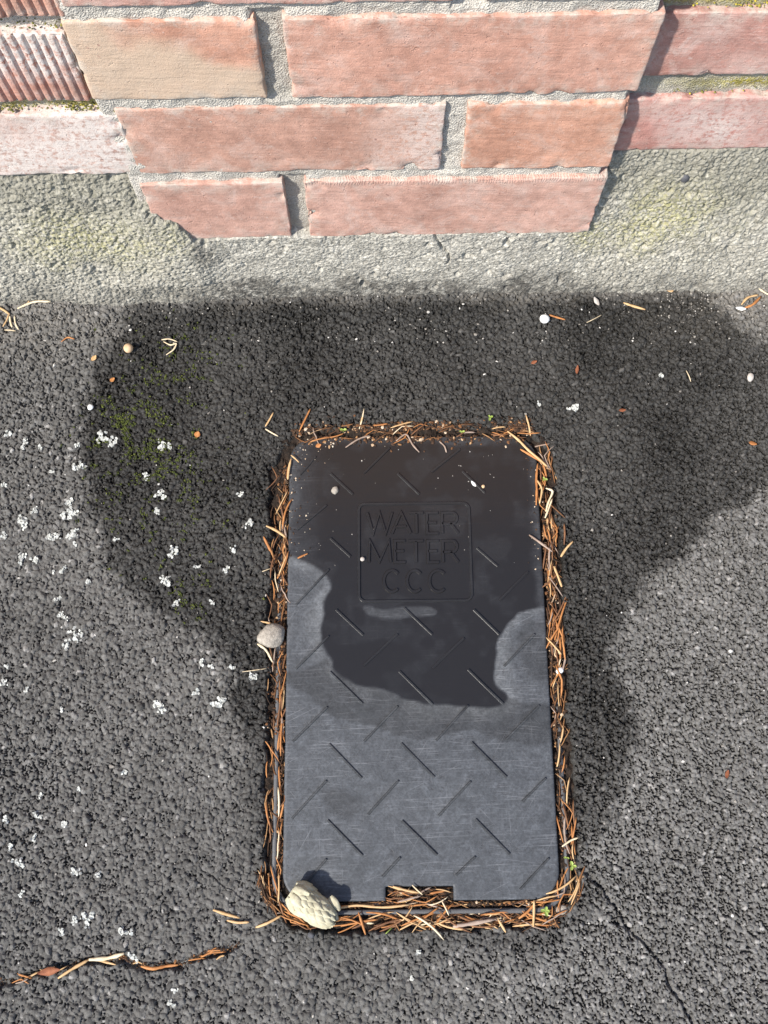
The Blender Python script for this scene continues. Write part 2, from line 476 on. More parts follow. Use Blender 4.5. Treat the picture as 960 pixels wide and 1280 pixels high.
def build_ground():
    d = 0.00070
    xs_d = np.arange(-0.356, 0.356, d); ys_d = np.arange(-0.182, 0.442, d)
    ext = np.array([0.006, 0.02, 0.06, 0.2, 0.6, 2, 6, 18])
    xs = np.concatenate([xs_d[0] - ext[::-1], xs_d, xs_d[-1] + ext])
    ys = np.concatenate([ys_d[0] - ext[::-1], ys_d, ys_d[-1] + ext])
    nx, ny = len(xs_d), len(ys_d)
    H = np.full((ny, nx), -0.0030); T = np.full((ny, nx), 0.1)
    # coated stones: jittered, overlapping irregular domes
    sp = 0.00180
    gx, gy = np.meshgrid(np.arange(xs_d[0], xs_d[-1], sp), np.arange(ys_d[0], ys_d[-1], sp))
    cx = (gx + RNG.uniform(-0.5, 0.5, gx.shape) * sp).ravel(); cy = (gy + RNG.uniform(-0.5, 0.5, gy.shape) * sp).ravel()
    n = len(cx)
    coarse = np.clip(0.5 + 1.1 * fbm2(cx, cy, 0.16, 3, 2), 0, 1)
    # the finer, worn surface lies away from the wall on the camera's right
    smooth_side = sstep(0.02, 0.22, cx - 0.55 * cy)
    a = (0.00085 + 0.0018 * RNG.random(n) ** 2.6) * (1.0 - 0.12 * smooth_side) * (0.9 + 0.25 * coarse)
    h0 = RNG.uniform(-0.0017, 0.0002, n) * (1 - 0.35 * smooth_side)
    tone = np.clip(RNG.normal(0.40, 0.17, n) + 0.22 * smooth_side, 0, 1); tone[RNG.random(n) < 0.010] = 0.97
    pack_stones(H, T, xs_d[0], ys_d[0], d, cx, cy, a, h0, 0.75, 0.20, tone, 5)
    X, Y = np.meshgrid(xs_d, ys_d)
    H += 0.0010 * fbm2(X, Y, 0.05, 5, 2) + 0.00030 * fbm2(X, Y, 0.0018, 9, 2)
    H += 0.0012 * fbm2(X, Y, 0.22, 15, 2)
    def crack(pts, w, dep, seed):
        g = gpa(pts)
        dist = line_d(X + 0.0035 * fbm2(X, Y, 0.012, seed, 3), Y + 0.0035 * fbm2(X, Y, 0.012, seed + 5, 3), g)
        ww = w * (1 + 1.0 * fbm2(X, Y, 0.03, seed + 9, 2))
        return -dep * (1 - sstep(0.35 * ww, ww, dist))
    H += crack(CRACK_L, 0.0034, 0.005, 41) + crack(CRACK_R, 0.0021, 0.0034, 51) + crack(CRACK_R2, 0.002, 0.003, 61) + crack(CRACK_M, 0.0016, 0.0010, 71)
    # hole for the meter box
    hs = hole_sd(X, Y) + 0.0052 * fbm2(X, Y, 0.018, 21, 3) + 0.002 * fbm2(X, Y, 0.004, 22, 2)
    H = np.where(hs < 0.002, H - 0.012 * (1 - sstep(-0.004, 0.002, hs)), H)
    inner = hs < -0.0075
    H = np.where(inner, -0.030, H)
    # wall line: slight dip filled with dust
    wy = WALL_O[1] + X * WALL_RZ
    dw = wy - Y
    H += 0.0015 * (1 - sstep(0.0, 0.012, dw))
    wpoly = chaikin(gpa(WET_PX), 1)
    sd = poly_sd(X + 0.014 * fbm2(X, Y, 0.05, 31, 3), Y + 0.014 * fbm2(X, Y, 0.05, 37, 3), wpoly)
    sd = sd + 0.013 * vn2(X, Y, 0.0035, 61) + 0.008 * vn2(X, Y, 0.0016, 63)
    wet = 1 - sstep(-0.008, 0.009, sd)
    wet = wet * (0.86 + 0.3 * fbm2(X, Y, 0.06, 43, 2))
    # a dry, dusty band close under the wall and thin drying edge on the right
    wet *= 1 - 0.45 * (1 - sstep(0.001, 0.016, dw + 0.008 * fbm2(X, Y, 0.02, 47, 2)))
    around = 1 - sstep(0.002, 0.026, hs + 0.014 * fbm2(X, Y, 0.03, 49, 2))
    wet = np.clip(np.maximum(wet, 0.55 * around), 0, 1)
    dust = (1 - sstep(0.0, 0.020, dw + 0.016 * fbm2(X, Y, 0.02, 53, 3))) * 0.7
    side = np.maximum(sstep(0.16, 0.30, X), sstep(0.16, 0.30, -X) * 0.8)
    dust = np.maximum(dust, side * (1 - sstep(0.015, 0.085, dw + 0.03 * fbm2(X, Y, 0.04, 59, 3))) * 0.6)
    dust = dust * np.clip(0.75 + 1.2 * fbm2(X, Y, 0.004, 57, 2), 0, 1)
    # embed into the far sheet
    def pad(A, v): return np.pad(A, len(ext), constant_values=v)
    Hp = pad(H, -0.001); 
    XX, YY = np.meshgrid(xs, ys)
    V = np.stack([XX, YY, Hp], -1).reshape(-1, 3)
    Q = grid_quads(len(xs), len(ys))
    keep = ~(pad(inner, False).ravel()[Q].all(1) & (lid_sd(XX.ravel()[Q].mean(1), YY.ravel()[Q].mean(1)) < -0.03))
    Q = Q[keep]
    used = np.unique(Q); remap = np.zeros(len(V), np.int64); remap[used] = np.arange(len(used))
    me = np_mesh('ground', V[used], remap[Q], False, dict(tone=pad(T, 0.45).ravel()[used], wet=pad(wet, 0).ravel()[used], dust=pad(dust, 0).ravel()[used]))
    o = link('ground', me, M_ASPH)
    o['kind'] = 'structure'
    o['label'] = 'weathered asphalt paving with a dark wet stain and cracks'
    return xs_d, ys_d, H, wet
GX, GY, GH, GWET = build_ground()
def gz(x, y):
    i = int(np.clip(round((x - GX[0]) / (GX[1] - GX[0])), 0, len(GX) - 1)); j = int(np.clip(round((y - GY[0]) / (GY[1] - GY[0])), 0, len(GY) - 1))
    return float(GH[j, i])
def gzmax(x, y, r=0.002):
    k = max(1, int(r / (GX[1] - GX[0])))
    i = int(np.clip(round((x - GX[0]) / (GX[1] - GX[0])), 0, len(GX) - 1)); j = int(np.clip(round((y - GY[0]) / (GY[1] - GY[0])), 0, len(GY) - 1))
    return float(GH[max(0, j - k):j + k + 1, max(0, i - k):i + k + 1].max())

# ------------------------------------------------------------------ brick wall with its pier and footing
wall = empty('brick_wall', WALL_O, WALL_RZ)
tag(wall, 'pink brick wall with projecting pier on a rough concrete footing', 'wall')
PL, PR = -0.180, 0.163            # pier edges
Y_LEFT, Y_RIGHT = 0.005, 0.0145   # how far the wall lies behind the pier face
COURSE_Z = [(0.0965, 0.1700), (0.1805, 0.2500), (0.2590, 0.3265), (0.3370, 0.4060), (0.4160, 0.4860), (0.4960, 0.5660), (0.5760, 0.6460), (0.6560, 0.7260)]

def brick_mesh(w, h, dep, r, seed, amp=0.00055, step=0.0030, score=None, chip=1.0, attrs_fn=None):
    nx = max(4, int(w / step)); nz = max(3, int(h / step)); ny = 7
    def lines(half, k):
        e = np.array([0, 0.0005, 0.0011, 0.0020]); m_ = np.linspace(-half + 0.0036, half - 0.0036, k + 1)
        return np.concatenate([-half + e, m_, (half - e)[::-1]])
    gx = lines(w / 2, nx); gzz = lines(h / 2, nz); nx = len(gx) - 1; nz = len(gzz) - 1
    gy = np.array([0, 0.3 * r, 0.8 * r, 1.6 * r, 0.010, 0.018, dep * 0.7, dep])
    if score: gx = np.linspace(-w / 2, w / 2, int(w / 0.0008) + 1); nx = len(gx) - 1
    vmap = {}; verts = []; quads = []
    def vid(i, j, k):
        key = (i, j, k)
        if key not in vmap:
            vmap[key] = len(verts); verts.append((gx[i], gy[j], gzz[k]))
        return vmap[key]
    NX, NY, NZ = nx, len(gy) - 1, nz
    for i in range(NX):
        for k in range(NZ):
            quads.append((vid(i, 0, k), vid(i + 1, 0, k), vid(i + 1, 0, k + 1), vid(i, 0, k + 1)))
        for j in range(NY):
            quads.append((vid(i, j, 0), vid(i, j + 1, 0), vid(i + 1, j + 1, 0), vid(i + 1, j, 0)))
            quads.append((vid(i, j, NZ), vid(i + 1, j, NZ), vid(i + 1, j + 1, NZ), vid(i, j + 1, NZ)))
    for k in range(NZ):
        for j in range(NY):
            quads.append((vid(0, j, k), vid(0, j, k + 1), vid(0, j + 1, k + 1), vid(0, j + 1, k)))
            quads.append((vid(NX, j, k), vid(NX, j + 1, k), vid(NX, j + 1, k + 1), vid(NX, j, k + 1)))
    P = np.array(verts)
    r = r * 0.75
    S = P + np.array([seed * 0.731, seed * 0.377, seed * 0.519])
    ex = w / 2 - np.abs(P[:, 0]); ez = h / 2 - np.abs(P[:, 2])
    rr = r * np.clip(1 + 1.6 * fbm3(S, 0.022, 3, 2) * chip, 0.35, 3.0)
    inner = np.stack([np.clip(P[:, 0], -w / 2 + rr, w / 2 - rr), np.maximum(P[:, 1], rr), np.clip(P[:, 2], -h / 2 + rr, h / 2 - rr)], -1)
    dvec = P - inner
    ln = np.linalg.norm(dvec, axis=1, keepdims=True)
    dirn = np.where(ln > 1e-9, dvec / np.maximum(ln, 1e-9), 0)
    Q = np.where(ln > 1e-9, inner + dirn * rr[:, None], P)
    disp = amp * (1.6 * fbm3(S, 0.030, 11, 2) + 0.8 * fbm3(S, 0.007, 12, 2))
    chipn = 0.0016 * np.clip(vn3(S, 0.0045, 23) + 0.1, 0, 1) * np.exp(-np.minimum(ex, ez) / 0.0035) + np.clip(fbm3(S, 0.011, 19, 3) - 0.24, 0, 1) * np.exp(-np.minimum(ex, ez) / 0.006) * 0.012 * chip
    front = (P[:, 1] < 0.02)
    Q = Q + dirn * (disp - chipn)[:, None] * front[:, None]
    if score:
        ph = (P[:, 0] / score + 0.08 * fbm3(S, 0.02, 4, 1)) % 1.0
        gr = np.exp(-((ph - 0.5) / 0.17) ** 4)
        Q[:, 1] += 0.0018 * gr * (P[:, 1] < 1e-6)
    at = dict(lime=np.zeros(len(P)), buff=np.zeros(len(P)), comb=np.zeros(len(P)), edge=np.exp(-np.minimum(ex, ez) / 0.0065))
    if attrs_fn:
        for k_, v_ in attrs_fn(P, S).items(): at[k_] = v_
    return np_mesh('brick', Q, np.array(quads), True, at)

def add_brick(x0, x1, course, y, col, seed, dep=0.055, r=0.0020, mat=None, dz=(0, 0), **kw):
    z0, z1 = COURSE_Z[course]; z0 += dz[0]; z1 += dz[1]
    me = brick_mesh(x1 - x0, z1 - z0, dep, r, seed, **kw)
    o = link('brick', me, mat or M_BRICK, wall)
    o.location = ((x0 + x1) / 2, y, (z0 + z1) / 2)
    o.rotation_euler = (random.uniform(-.006, .006), random.uniform(-.004, .004), random.uniform(-.004, .004))
    o.color = (*col, 1)
    return o

PINK = (0.48, 0.30, 0.245); SALM = (0.50, 0.30, 0.235); ROSE = (0.45, 0.27, 0.235); DUSK = (0.41, 0.235, 0.205)
def jig(c, s=0.03): return tuple(max(0.02, v + random.uniform(-s, s) * 0.5) for v in c)

def buff_fn(P, S):      # the fire-flashed half brick: ochre except its top right corner
    t = P[:, 0] / 0.057 * 0.55 + P[:, 2] / 0.034 * 0.75 + 1.0 * fbm3(S, 0.03, 8, 2)
    return dict(buff=1 - sstep(0.0, 0.75, t))
def comb_fn(P, S):     # dragged, combed top edge
    return dict(comb=((P[:, 2] > 0.032) & (P[:, 1] > -1)).astype(float))
def spall_fn(P, S):     # lime patch at the broken end
    return dict(lime=sstep(0.05, 0.10, P[:, 0] + 0.03 * fbm3(S, 0.03, 9, 3)) * 0.65)
def lime_fn(P, S):
    return dict(lime=np.clip(0.95 + 0.8 * fbm3(S, 0.03, 6, 2), 0, 1))
def lime_top_fn(P, S):
    return dict(lime=np.clip(sstep(-0.018, 0.004, P[:, 2] + 0.02 * fbm3(S, 0.012, 6, 2)) * 1.0 + (P[:, 2] < -0.029) * 0.9, 0, 1))
def lime_some_fn(P, S):
    return dict(lime=np.clip(1.6 * fbm3(S, 0.045, 6, 2) + 0.1, 0, 0.75))

# pier, bottom course up
add_brick(PL + 0.002, -0.0735, 0, -0.0008, (0.50, 0.315, 0.265), 1, r=0.0018)
add_brick(-0.0590, PR + 0.0008, 0, -0.0005, (0.51, 0.325, 0.275), 2, r=0.0014, attrs_fn=comb_fn)
add_brick(PL + 0.004, 0.0405, 1, 0.0010, (0.47, 0.29, 0.235), 3, r=0.0018, attrs_fn=spall_fn, chip=1.6)
add_brick(0.0548, PR - 0.0015, 1, 0.0002, (0.52, 0.30, 0.225), 4, r=0.0030, chip=1.4)
add_brick(PL - 0.006, -0.0742, 2, 0.0005, (0.53, 0.30, 0.225), 5, r=0.0020, attrs_fn=buff_fn)
add_brick(-0.0590, PR, 2, 0.0, (0.51, 0.30, 0.24), 6, r=0.0022)
for c in range(3, len(COURSE_Z)):
    st = 0.003 if c == 3 else 0.010
    if c % 2:
        add_brick(PL, 0.0405, c, 0.0005, jig(PINK), 10 + c, step=st); add_brick(0.0548, PR, c, 0.0, jig(SALM), 20 + c, step=st)
    else:
        add_brick(PL, -0.0742, c, 0.0, jig(SALM), 10 + c, step=st); add_brick(-0.0590, PR, c, 0.0, jig(PINK), 20 + c, step=st)
# wall to the left: scored bricks over a lime-crusted one; wall to the right: plain bloomed bricks
for c in range(1, len(COURSE_Z)):
    st = 0.003 if c <= 3 else 0.012
    xe = -0.40 if c % 2 else -0.325
    sc = 0.0060 if c >= 2 else None
    dl = {1: (0, -0.0050), 2: (-0.0035, -0.0115), 3: (-0.009, -0.004)}.get(c, (0, 0)); dr = {1: (0, -0.0135), 2: (-0.0015, -0.0150), 3: (0, -0.004)}.get(c, (0, 0))
    if c == 1: add_brick(-0.400, PL + 0.006, 1, Y_LEFT - 0.003, dz=dl, col= (0.49, 0.34, 0.30), seed=41, mat=M_BRICK_W, attrs_fn=lime_fn, chip=1.8)
    else: add_brick(xe, PL - 0.001 if c != 2 else PL - 0.007, c, Y_LEFT - 0.003, (0.46, 0.24, 0.19) if c == 2 else (0.49, 0.28, 0.22), 41 + c, dz=dl, step=st, score=sc if c <= 3 else None, attrs_fn=lime_top_fn if c == 2 else None, r=0.003)
    x = xe - 0.012 if c > 1 else -0.412
    while x > -0.75:
        add_brick(x - 0.222, x, c, Y_LEFT, jig(ROSE), 60 + c + int(-x * 100), step=0.012, mat=M_BRICK_W); x -= 0.234
    xe = 0.392 if c % 2 else 0.36
    add_brick(PR + 0.001, xe, c, Y_RIGHT - 0.001, (0.42, 0.235, 0.205) if c == 2 else (0.43, 0.225, 0.20), 80 + c, dz=dr, step=st, mat=M_BRICK_W, attrs_fn=lime_some_fn)
    x = xe + 0.012
    while x < 0.75:
        add_brick(x, x + 0.222, c, Y_RIGHT, jig(DUSK), 90 + c + int(x * 100), step=0.012, mat=M_BRICK_W); x += 0.234

def tensor(xs, zs): return np.meshgrid(xs, zs)
def build_mortar():
    xs = np.concatenate([np.arange(-0.78, -0.41, 0.01), np.arange(-0.41, 0.41, 0.0015), np.arange(0.41, 0.79, 0.01)])
    zs = np.concatenate([np.arange(0.085, 0.352, 0.0014), np.arange(0.352, 0.74, 0.008)])
    X, Z = tensor(xs, zs)
    left = 1 - sstep(PL - 0.0065, PL - 0.0045, X); right = sstep(PR - 0.0055, PR - 0.0035, X)
    plane = Y_LEFT * left + Y_RIGHT * right
    rec = 0.0030 + 0.0 * X
    # a thicker, smeared joint above the bottom course and right of the spalled brick
    for (x0, x1, zc, rr) in ((-0.0735, -0.0590, (0.09, 0.1745), 0.0072), (0.0405, 0.0548, (0.1755, 0.2545), 0.0045), (-0.0742, -0.0590, (0.2545, 0.331), 0.0072), (0.0405, 0.0548, (0.331, 0.41), 0.008)):
        m = (X > x0 - 0.003) & (X < x1 + 0.003) & (Z > zc[0]) & (Z < zc[1])
        rec = np.where(m, rr, rec)
    rec = np.where(left > 0.5, 0.0042, rec); rec = np.where(right > 0.5, 0.0048, rec)
    Yv = plane + rec + 0.0026 * fbm2(X, Z, 0.016, 71, 3) + 0.0012 * fbm2(X, Z, 0.004, 73, 2)
    Yv += 0.012 * ((Z > 0.40) & (np.abs(X) > 0.41))
    grime = np.clip(right * (0.55 + 1.1 * fbm2(X, Z, 0.03, 75, 2)) + left * 0.25 + 0.35 * ((X > -0.0765) & (X < -0.0560) & (Z < 0.331)), 0, 1)
    ms = lambda z0, w, n0: np.exp(-((Z - z0) / w) ** 2) * np.clip(0.75 + 1.6 * fbm2(X, Z * 0 + z0, 0.03, n0, 3), 0, 1)
    mossy = np.clip(left * ms(0.2490, 0.0055, 7) * 1.2 + right * (ms(0.3220, 0.0085, 11) * 1.3 + ms(0.2450, 0.0055, 13) * np.exp(-((X - 0.235) / 0.04) ** 2) * 1.2), 0, 1)
    me = np_mesh('mortar', np.stack([X, Yv, Z], -1).reshape(-1, 3), grid_quads(len(xs), len(zs)), True, dict(grime=grime.ravel(), mossy=mossy.ravel()))
    link('mortar', me, M_MORTAR, wall)
    # the solid body behind the face
    bm = bmesh.new(); bmesh.ops.create_cube(bm, size=1, matrix=Matrix.Translation((0, 0.155, 0.355)) @ Matrix.Diagonal((1.56, 0.22, 0.75, 1)))
    me = bpy.data.meshes.new('wall_core'); bm.to_mesh(me); bm.free()
    link('wall_core', me, M_MORTAR, wall)
build_mortar()

def build_footing():
    xs = np.concatenate([np.arange(-0.78, -0.36, 0.01), np.arange(-0.36, 0.36, 0.0009), np.arange(0.36, 0.79, 0.01)])
    zs = np.arange(-0.03, 0.1925, 0.0009)
    X, Z = tensor(xs, zs)
    lapL = PL + 0.004 + 0.020 * (1 - sstep(0.096, 0.150, Z)) + 0.012 * fbm2(X, Z, 0.02, 81, 3)
    lapR = PR - 0.016 * (1 - sstep(0.098, 0.155, Z)) ** 1.5 + 0.006 * fbm2(X, Z, 0.015, 82, 3)
    inpier = (X > lapL) & (X < lapR) & (Z > 0.0972 + 0.0022 * fbm2(X, Z, 0.02, 83, 3))
    t = np.clip(Z / 0.178, 0, 1)
    yl = -0.0045 + 0.0105 * t ** 1.4
    yr = -0.0025 + 0.0185 * t ** 1.5
    yc = -0.0020 + 0.0012 * np.clip(Z / 0.097, 0, 1)
    wl = 1 - sstep(PL - 0.01, PL + 0.07, X); wr = sstep(PR - 0.045, PR + 0.035, X)
    Yv = yl * wl + yr * wr + yc * (1 - wl - wr)
    # left flank creeps over the corner of the bottom course
    Yv -= 0.004 * np.exp(-((X - PL - 0.008) / 0.028) ** 2) * (1 - sstep(0.10, 0.16, Z)) * (Z > 0.03)
    Yv += 0.0050 * fbm2(X, Z, 0.06, 84, 2) * (1 - 0.75 * (1 - wl - wr)) + 0.0016 * fbm2(X, Z, 0.014, 85, 2)
    i_d = int(np.searchsorted(xs, -0.36 - 1e-6)); n_d = len(np.arange(-0.36, 0.36, 0.0009))
    Hs = np.full((len(zs), n_d), -0.0020); Ts = np.full((len(zs), n_d), 0.2)
    sx, sz_ = np.meshgrid(np.arange(-0.36, 0.36, 0.0021), np.arange(-0.03, 0.192, 0.0021))
    sx = (sx + RNG.uniform(-0.5, 0.5, sx.shape) * 0.0021).ravel(); sz_ = (sz_ + RNG.uniform(-0.5, 0.5, sz_.shape) * 0.0021).ravel(); ns_ = len(sx)
    flank = np.clip(sstep(PR - 0.045, PR + 0.02, sx) + 1 - sstep(PL, PL + 0.06, sx), 0, 1)
    pack_stones(Hs, Ts, -0.36, -0.03, 0.0009, sx, sz_, 0.0010 + 0.0011 * RNG.random(ns_) ** 2, RNG.uniform(-0.0015, 0.0, ns_), 0.75, 0.25, np.clip(RNG.normal(0.5, 0.2, ns_), 0, 1), 3)
    Tn = np.full(X.shape, 0.5); Tn[:, i_d:i_d + n_d] = Ts
    Yv[:, i_d:i_d + n_d] -= Hs * (0.36 + 0.40 * (wl + wr)[:, i_d:i_d + n_d])
    pits = np.clip(fbm2(X, Z, 0.009, 87, 2) - 0.34, 0, 1) * 0.014
    Yv += pits
    g = np.abs(fbm2(X, Z, 0.05, 88, 3)) 
    cr = line_d(X + 0.006 * fbm2(X, Z, 0.012, 89, 3), Z, np.array([(0.040, 0.095), (0.046, 0.080), (0.052, 0.072), (0.053, 0.052)]))
    Yv += 0.004 * (1 - sstep(0.0005, 0.0016, cr))
    Yv -= 0.010 * (1 - sstep(-0.004, 0.016, Z + 0.006 * fbm2(X, Z, 0.03, 90, 2))) * 0.12
    Yv = np.where(inpier, 0.020, Yv)
    Yv += np.where(~inpier, 0.05 * sstep(0.1785, 0.1815, Z + 0.002 * fbm2(X, Z, 0.02, 91, 2)), 0)
    lich = np.exp(-((X + 0.235) / 0.05) ** 2 - ((Z - 0.095) / 0.04) ** 2) * 0.8 + np.exp(-((X - 0.225) / 0.045) ** 2 - ((Z - 0.10) / 0.035) ** 2) * 1.0 + np.exp(-((X - 0.165) / 0.018) ** 2 - ((Z - 0.085) / 0.02) ** 2) * 0.9 + np.exp(-((X + 0.16) / 0.02) ** 2 - ((Z - 0.10) / 0.02) ** 2) * 0.5
    lich = np.clip(lich + 0.5 * fbm2(X, Z, 0.03, 92, 3) * (lich > 0.1), 0, 1)
    olive = sstep(0.095, 0.165, Z + 0.03 * fbm2(X, Z, 0.03, 96, 3)) * (0.95 * wr + 0.75 * wl) + 0.42 * wl + 0.36 * wr
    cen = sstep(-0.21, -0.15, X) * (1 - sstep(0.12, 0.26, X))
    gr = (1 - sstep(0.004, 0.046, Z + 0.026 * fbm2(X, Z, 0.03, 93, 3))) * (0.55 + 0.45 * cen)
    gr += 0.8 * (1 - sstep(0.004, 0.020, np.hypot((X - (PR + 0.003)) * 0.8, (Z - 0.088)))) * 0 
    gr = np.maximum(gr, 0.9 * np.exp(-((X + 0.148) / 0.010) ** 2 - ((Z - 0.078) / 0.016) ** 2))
    me = np_mesh('concrete_footing', np.stack([X, Yv, Z], -1).reshape(-1, 3), grid_quads(len(xs), len(zs)), True, dict(tone=Tn.ravel(), lichen=lich.ravel(), grime=np.clip(gr, 0, 1).ravel(), olive=np.clip(olive, 0, 1).ravel()))
    o = link('concrete_footing', me, M_CONC, wall)
    o['label'] = 'rough grey concrete footing with yellow lichen'
build_footing()

def blob_mesh(name, centers, sizes, tones, seed, mat, seg=6, flat=0.7, smooth=True):
    """many small irregular lumps in one mesh"""
    rg = np.random.default_rng(seed)
    base = [(0, 0, 1)] + [(math.cos(a) * 0.85, math.sin(a) * 0.85, 0.45) for a in np.arange(seg) * 2 * math.pi / seg] + [(math.cos(a + .4), math.sin(a + .4), -0.35) for a in np.arange(seg) * 2 * math.pi / seg]
    base = np.array(base); f = []
    for k in range(seg):
        k2 = (k + 1) % seg
        f.append((0, 1 + k, 1 + k2)); f.append((1 + k, 1 + seg + k, 1 + k2)); f.append((1 + k2, 1 + seg + k, 1 + seg + k2))
    f = np.array(f); nb = len(base); N = len(centers)
    V = np.repeat(base[None], N, 0) * rg.uniform(0.65, 1.3, (N, nb, 1))
    an = rg.uniform(0, 6.28, N); el = rg.uniform(0.6, 1.5, N)
    V[:, :, 0] *= el[:, None] * 1.15
    V *= rg.uniform(0.8, 1.2, (N, 1, 3))
    c, s = np.cos(an)[:, None], np.sin(an)[:, None]
    V = np.stack([V[:, :, 0] * c - V[:, :, 1] * s, V[:, :, 0] * s + V[:, :, 1] * c, V[:, :, 2] * flat], -1)
    V = V * np.asarray(sizes)[:, None, None] + np.asarray(centers)[:, None, :]
    Fc = (f[None] + (np.arange(N) * nb)[:, None, None]).reshape(-1, 3)
    return np_mesh(name, V.reshape(-1, 3), Fc, smooth, dict(tone=np.repeat(np.asarray(tones), nb)))

def wall_moss():
    cs, sz, tn = [], [], []
    def strip(x0, x1, z, y, n, yellow, d=0.006):
        for _ in range(n):
            x = random.uniform(x0, x1)
            if vn2(np.array(x), np.array(z), 0.025, 5) < -0.12 and random.random() < .8: continue
            cs.append((x, y + random.uniform(0, d), z + random.gauss(0, 0.0011))); sz.append(random.uniform(0.0003, 0.0008)); tn.append(min(1, max(0, random.gauss(yellow, 0.2))))
    strip(-0.42, PL + 0.006, 0.2475, Y_LEFT - 0.0015, 900, 0.40, 0.007)
    strip(-0.42, PL - 0.004, 0.3180, Y_LEFT - 0.0005, 200, 0.12, 0.007)
    strip(PR + 0.020, 0.40, 0.3135, Y_RIGHT + 0.0015, 800, 0.72, 0.009)
    strip(PR + 0.030, 0.40, 0.2385, Y_RIGHT + 0.0015, 420, 0.5, 0.009)
    me = blob_mesh('moss', cs, sz, tn, 3, M_MOSSY)
    o = link('moss', me, M_MOSSY, wall); o['kind'] = 'stuff'
wall_moss()

# ------------------------------------------------------------------ meter box: frame and lid
def ribbon(name, pts, w, h, mat, parent, z, closed=False, attrs=None, rib_dark=1.0):
    """raised rib along a polyline: flat crown, sloping flanks, tapered ends"""
    P = np.array(pts, float); n = len(P)
    V, F = [], []
    prof = [(-0.5, -0.0004), (-0.30, h), (0.30, h), (0.5, -0.0004)]
    for i in range(n):
        if closed: t0, t1 = P[i] - P[i - 1], P[(i + 1) % n] - P[i]
        else: t0 = P[i] - P[max(i - 1, 0)] if i else P[1] - P[0]; t1 = P[min(i + 1, n - 1)] - P[i] if i < n - 1 else t0
        t0 = t0 / max(np.linalg.norm(t0), 1e-9); t1 = t1 / max(np.linalg.norm(t1), 1e-9)
        t = t0 + t1; t = t / max(np.linalg.norm(t), 1e-9)
        nrm = np.array((-t[1], t[0])); sc = 1 / max(0.5, abs(np.dot(nrm, np.array((-t0[1], t0[0])))))
        for (o, zz) in prof:
            V.append((*(P[i] + nrm * o * w * sc), z + zz))
    m = n if closed else n - 1
    for i in range(m):
        a, b = 4 * i, 4 * ((i + 1) % n)
        for k in range(3): F.append((a + k, a + k + 1, b + k + 1, b + k)[::-1])
    if not closed:
        F.append((0, 1, 2, 3)); F.append((4 * n - 1, 4 * n - 2, 4 * n - 3, 4 * n - 4))
    V = np.array(V)
    at = lid_attrs(V[:, 0], V[:, 1]) if attrs is None else attrs
    at['wet'] = at['wet'] * 0.82
    at['damp'] = np.where(V[:, 2] > 0.0003, 0.85, 0.0) * rib_dark
    me = np_mesh(name, V, np.array(F), False, at)
    return link(name, me, mat, parent)

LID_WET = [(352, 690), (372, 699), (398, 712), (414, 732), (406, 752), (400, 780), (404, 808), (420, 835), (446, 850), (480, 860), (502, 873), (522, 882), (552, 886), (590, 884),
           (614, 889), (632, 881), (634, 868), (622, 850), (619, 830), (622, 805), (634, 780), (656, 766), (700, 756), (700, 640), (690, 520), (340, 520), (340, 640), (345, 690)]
LID_DAMP = [(352, 850), (380, 860), (400, 880), (420, 893), (470, 905), (500, 922), (550, 925), (590, 915), (640, 925), (700, 930), (700, 880), (660, 880), (600, 860), (500, 840), (420, 820), (380, 830)]
LID_DRY_IN = [(452, 757), (478, 764), (500, 759), (532, 754), (549, 760), (545, 769), (520, 772), (490, 774), (462, 771)]
LID_DAMP2 = [(650, 775), (690, 775), (690, 850), (660, 845), (645, 820)]
LID_STAIN = [(402, 990), (440, 988), (452, 1005), (440, 1022), (412, 1020)]
def lp(poly): return chaikin(np.array([lidp(a, b) for a, b in poly]))
def lid_attrs(x, y):
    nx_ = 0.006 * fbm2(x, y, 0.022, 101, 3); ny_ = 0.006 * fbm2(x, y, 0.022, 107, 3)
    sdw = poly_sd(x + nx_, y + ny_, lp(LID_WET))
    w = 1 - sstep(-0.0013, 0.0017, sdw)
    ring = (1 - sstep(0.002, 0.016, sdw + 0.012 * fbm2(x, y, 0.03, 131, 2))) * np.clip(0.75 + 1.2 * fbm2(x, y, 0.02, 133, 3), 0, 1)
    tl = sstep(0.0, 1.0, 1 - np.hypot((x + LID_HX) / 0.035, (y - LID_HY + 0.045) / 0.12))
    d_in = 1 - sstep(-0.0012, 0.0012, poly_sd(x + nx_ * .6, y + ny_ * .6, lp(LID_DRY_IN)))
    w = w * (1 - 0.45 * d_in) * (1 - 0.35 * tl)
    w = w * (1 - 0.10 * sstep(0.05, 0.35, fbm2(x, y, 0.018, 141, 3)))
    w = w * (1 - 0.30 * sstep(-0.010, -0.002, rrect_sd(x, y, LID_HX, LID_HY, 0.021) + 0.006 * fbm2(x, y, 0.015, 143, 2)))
    d = 1 - sstep(-0.0012, 0.0016, poly_sd(x + 1.4 * nx_, y + 1.4 * ny_, lp(LID_DAMP)))
    d = np.maximum(d, 0.8 * (1 - sstep(-0.002, 0.003, poly_sd(x + nx_, y + ny_, lp(LID_DAMP2)))))
    d = np.maximum(d, 0.9 * (1 - sstep(-0.004, 0.004, poly_sd(x + nx_, y + ny_, lp(LID_STAIN)))))
    return dict(wet=np.clip(w, 0, 1), damp=np.clip(d * 0.8, 0, 1), tide=np.clip(ring * (1 - w), 0, 1))

lid = empty('water_meter_lid', (LID_C[0], LID_C[1], LID_Z), LID_RZ)
tag(lid, 'black plastic water meter lid with raised tread bars, wet at one end', 'meter lid')

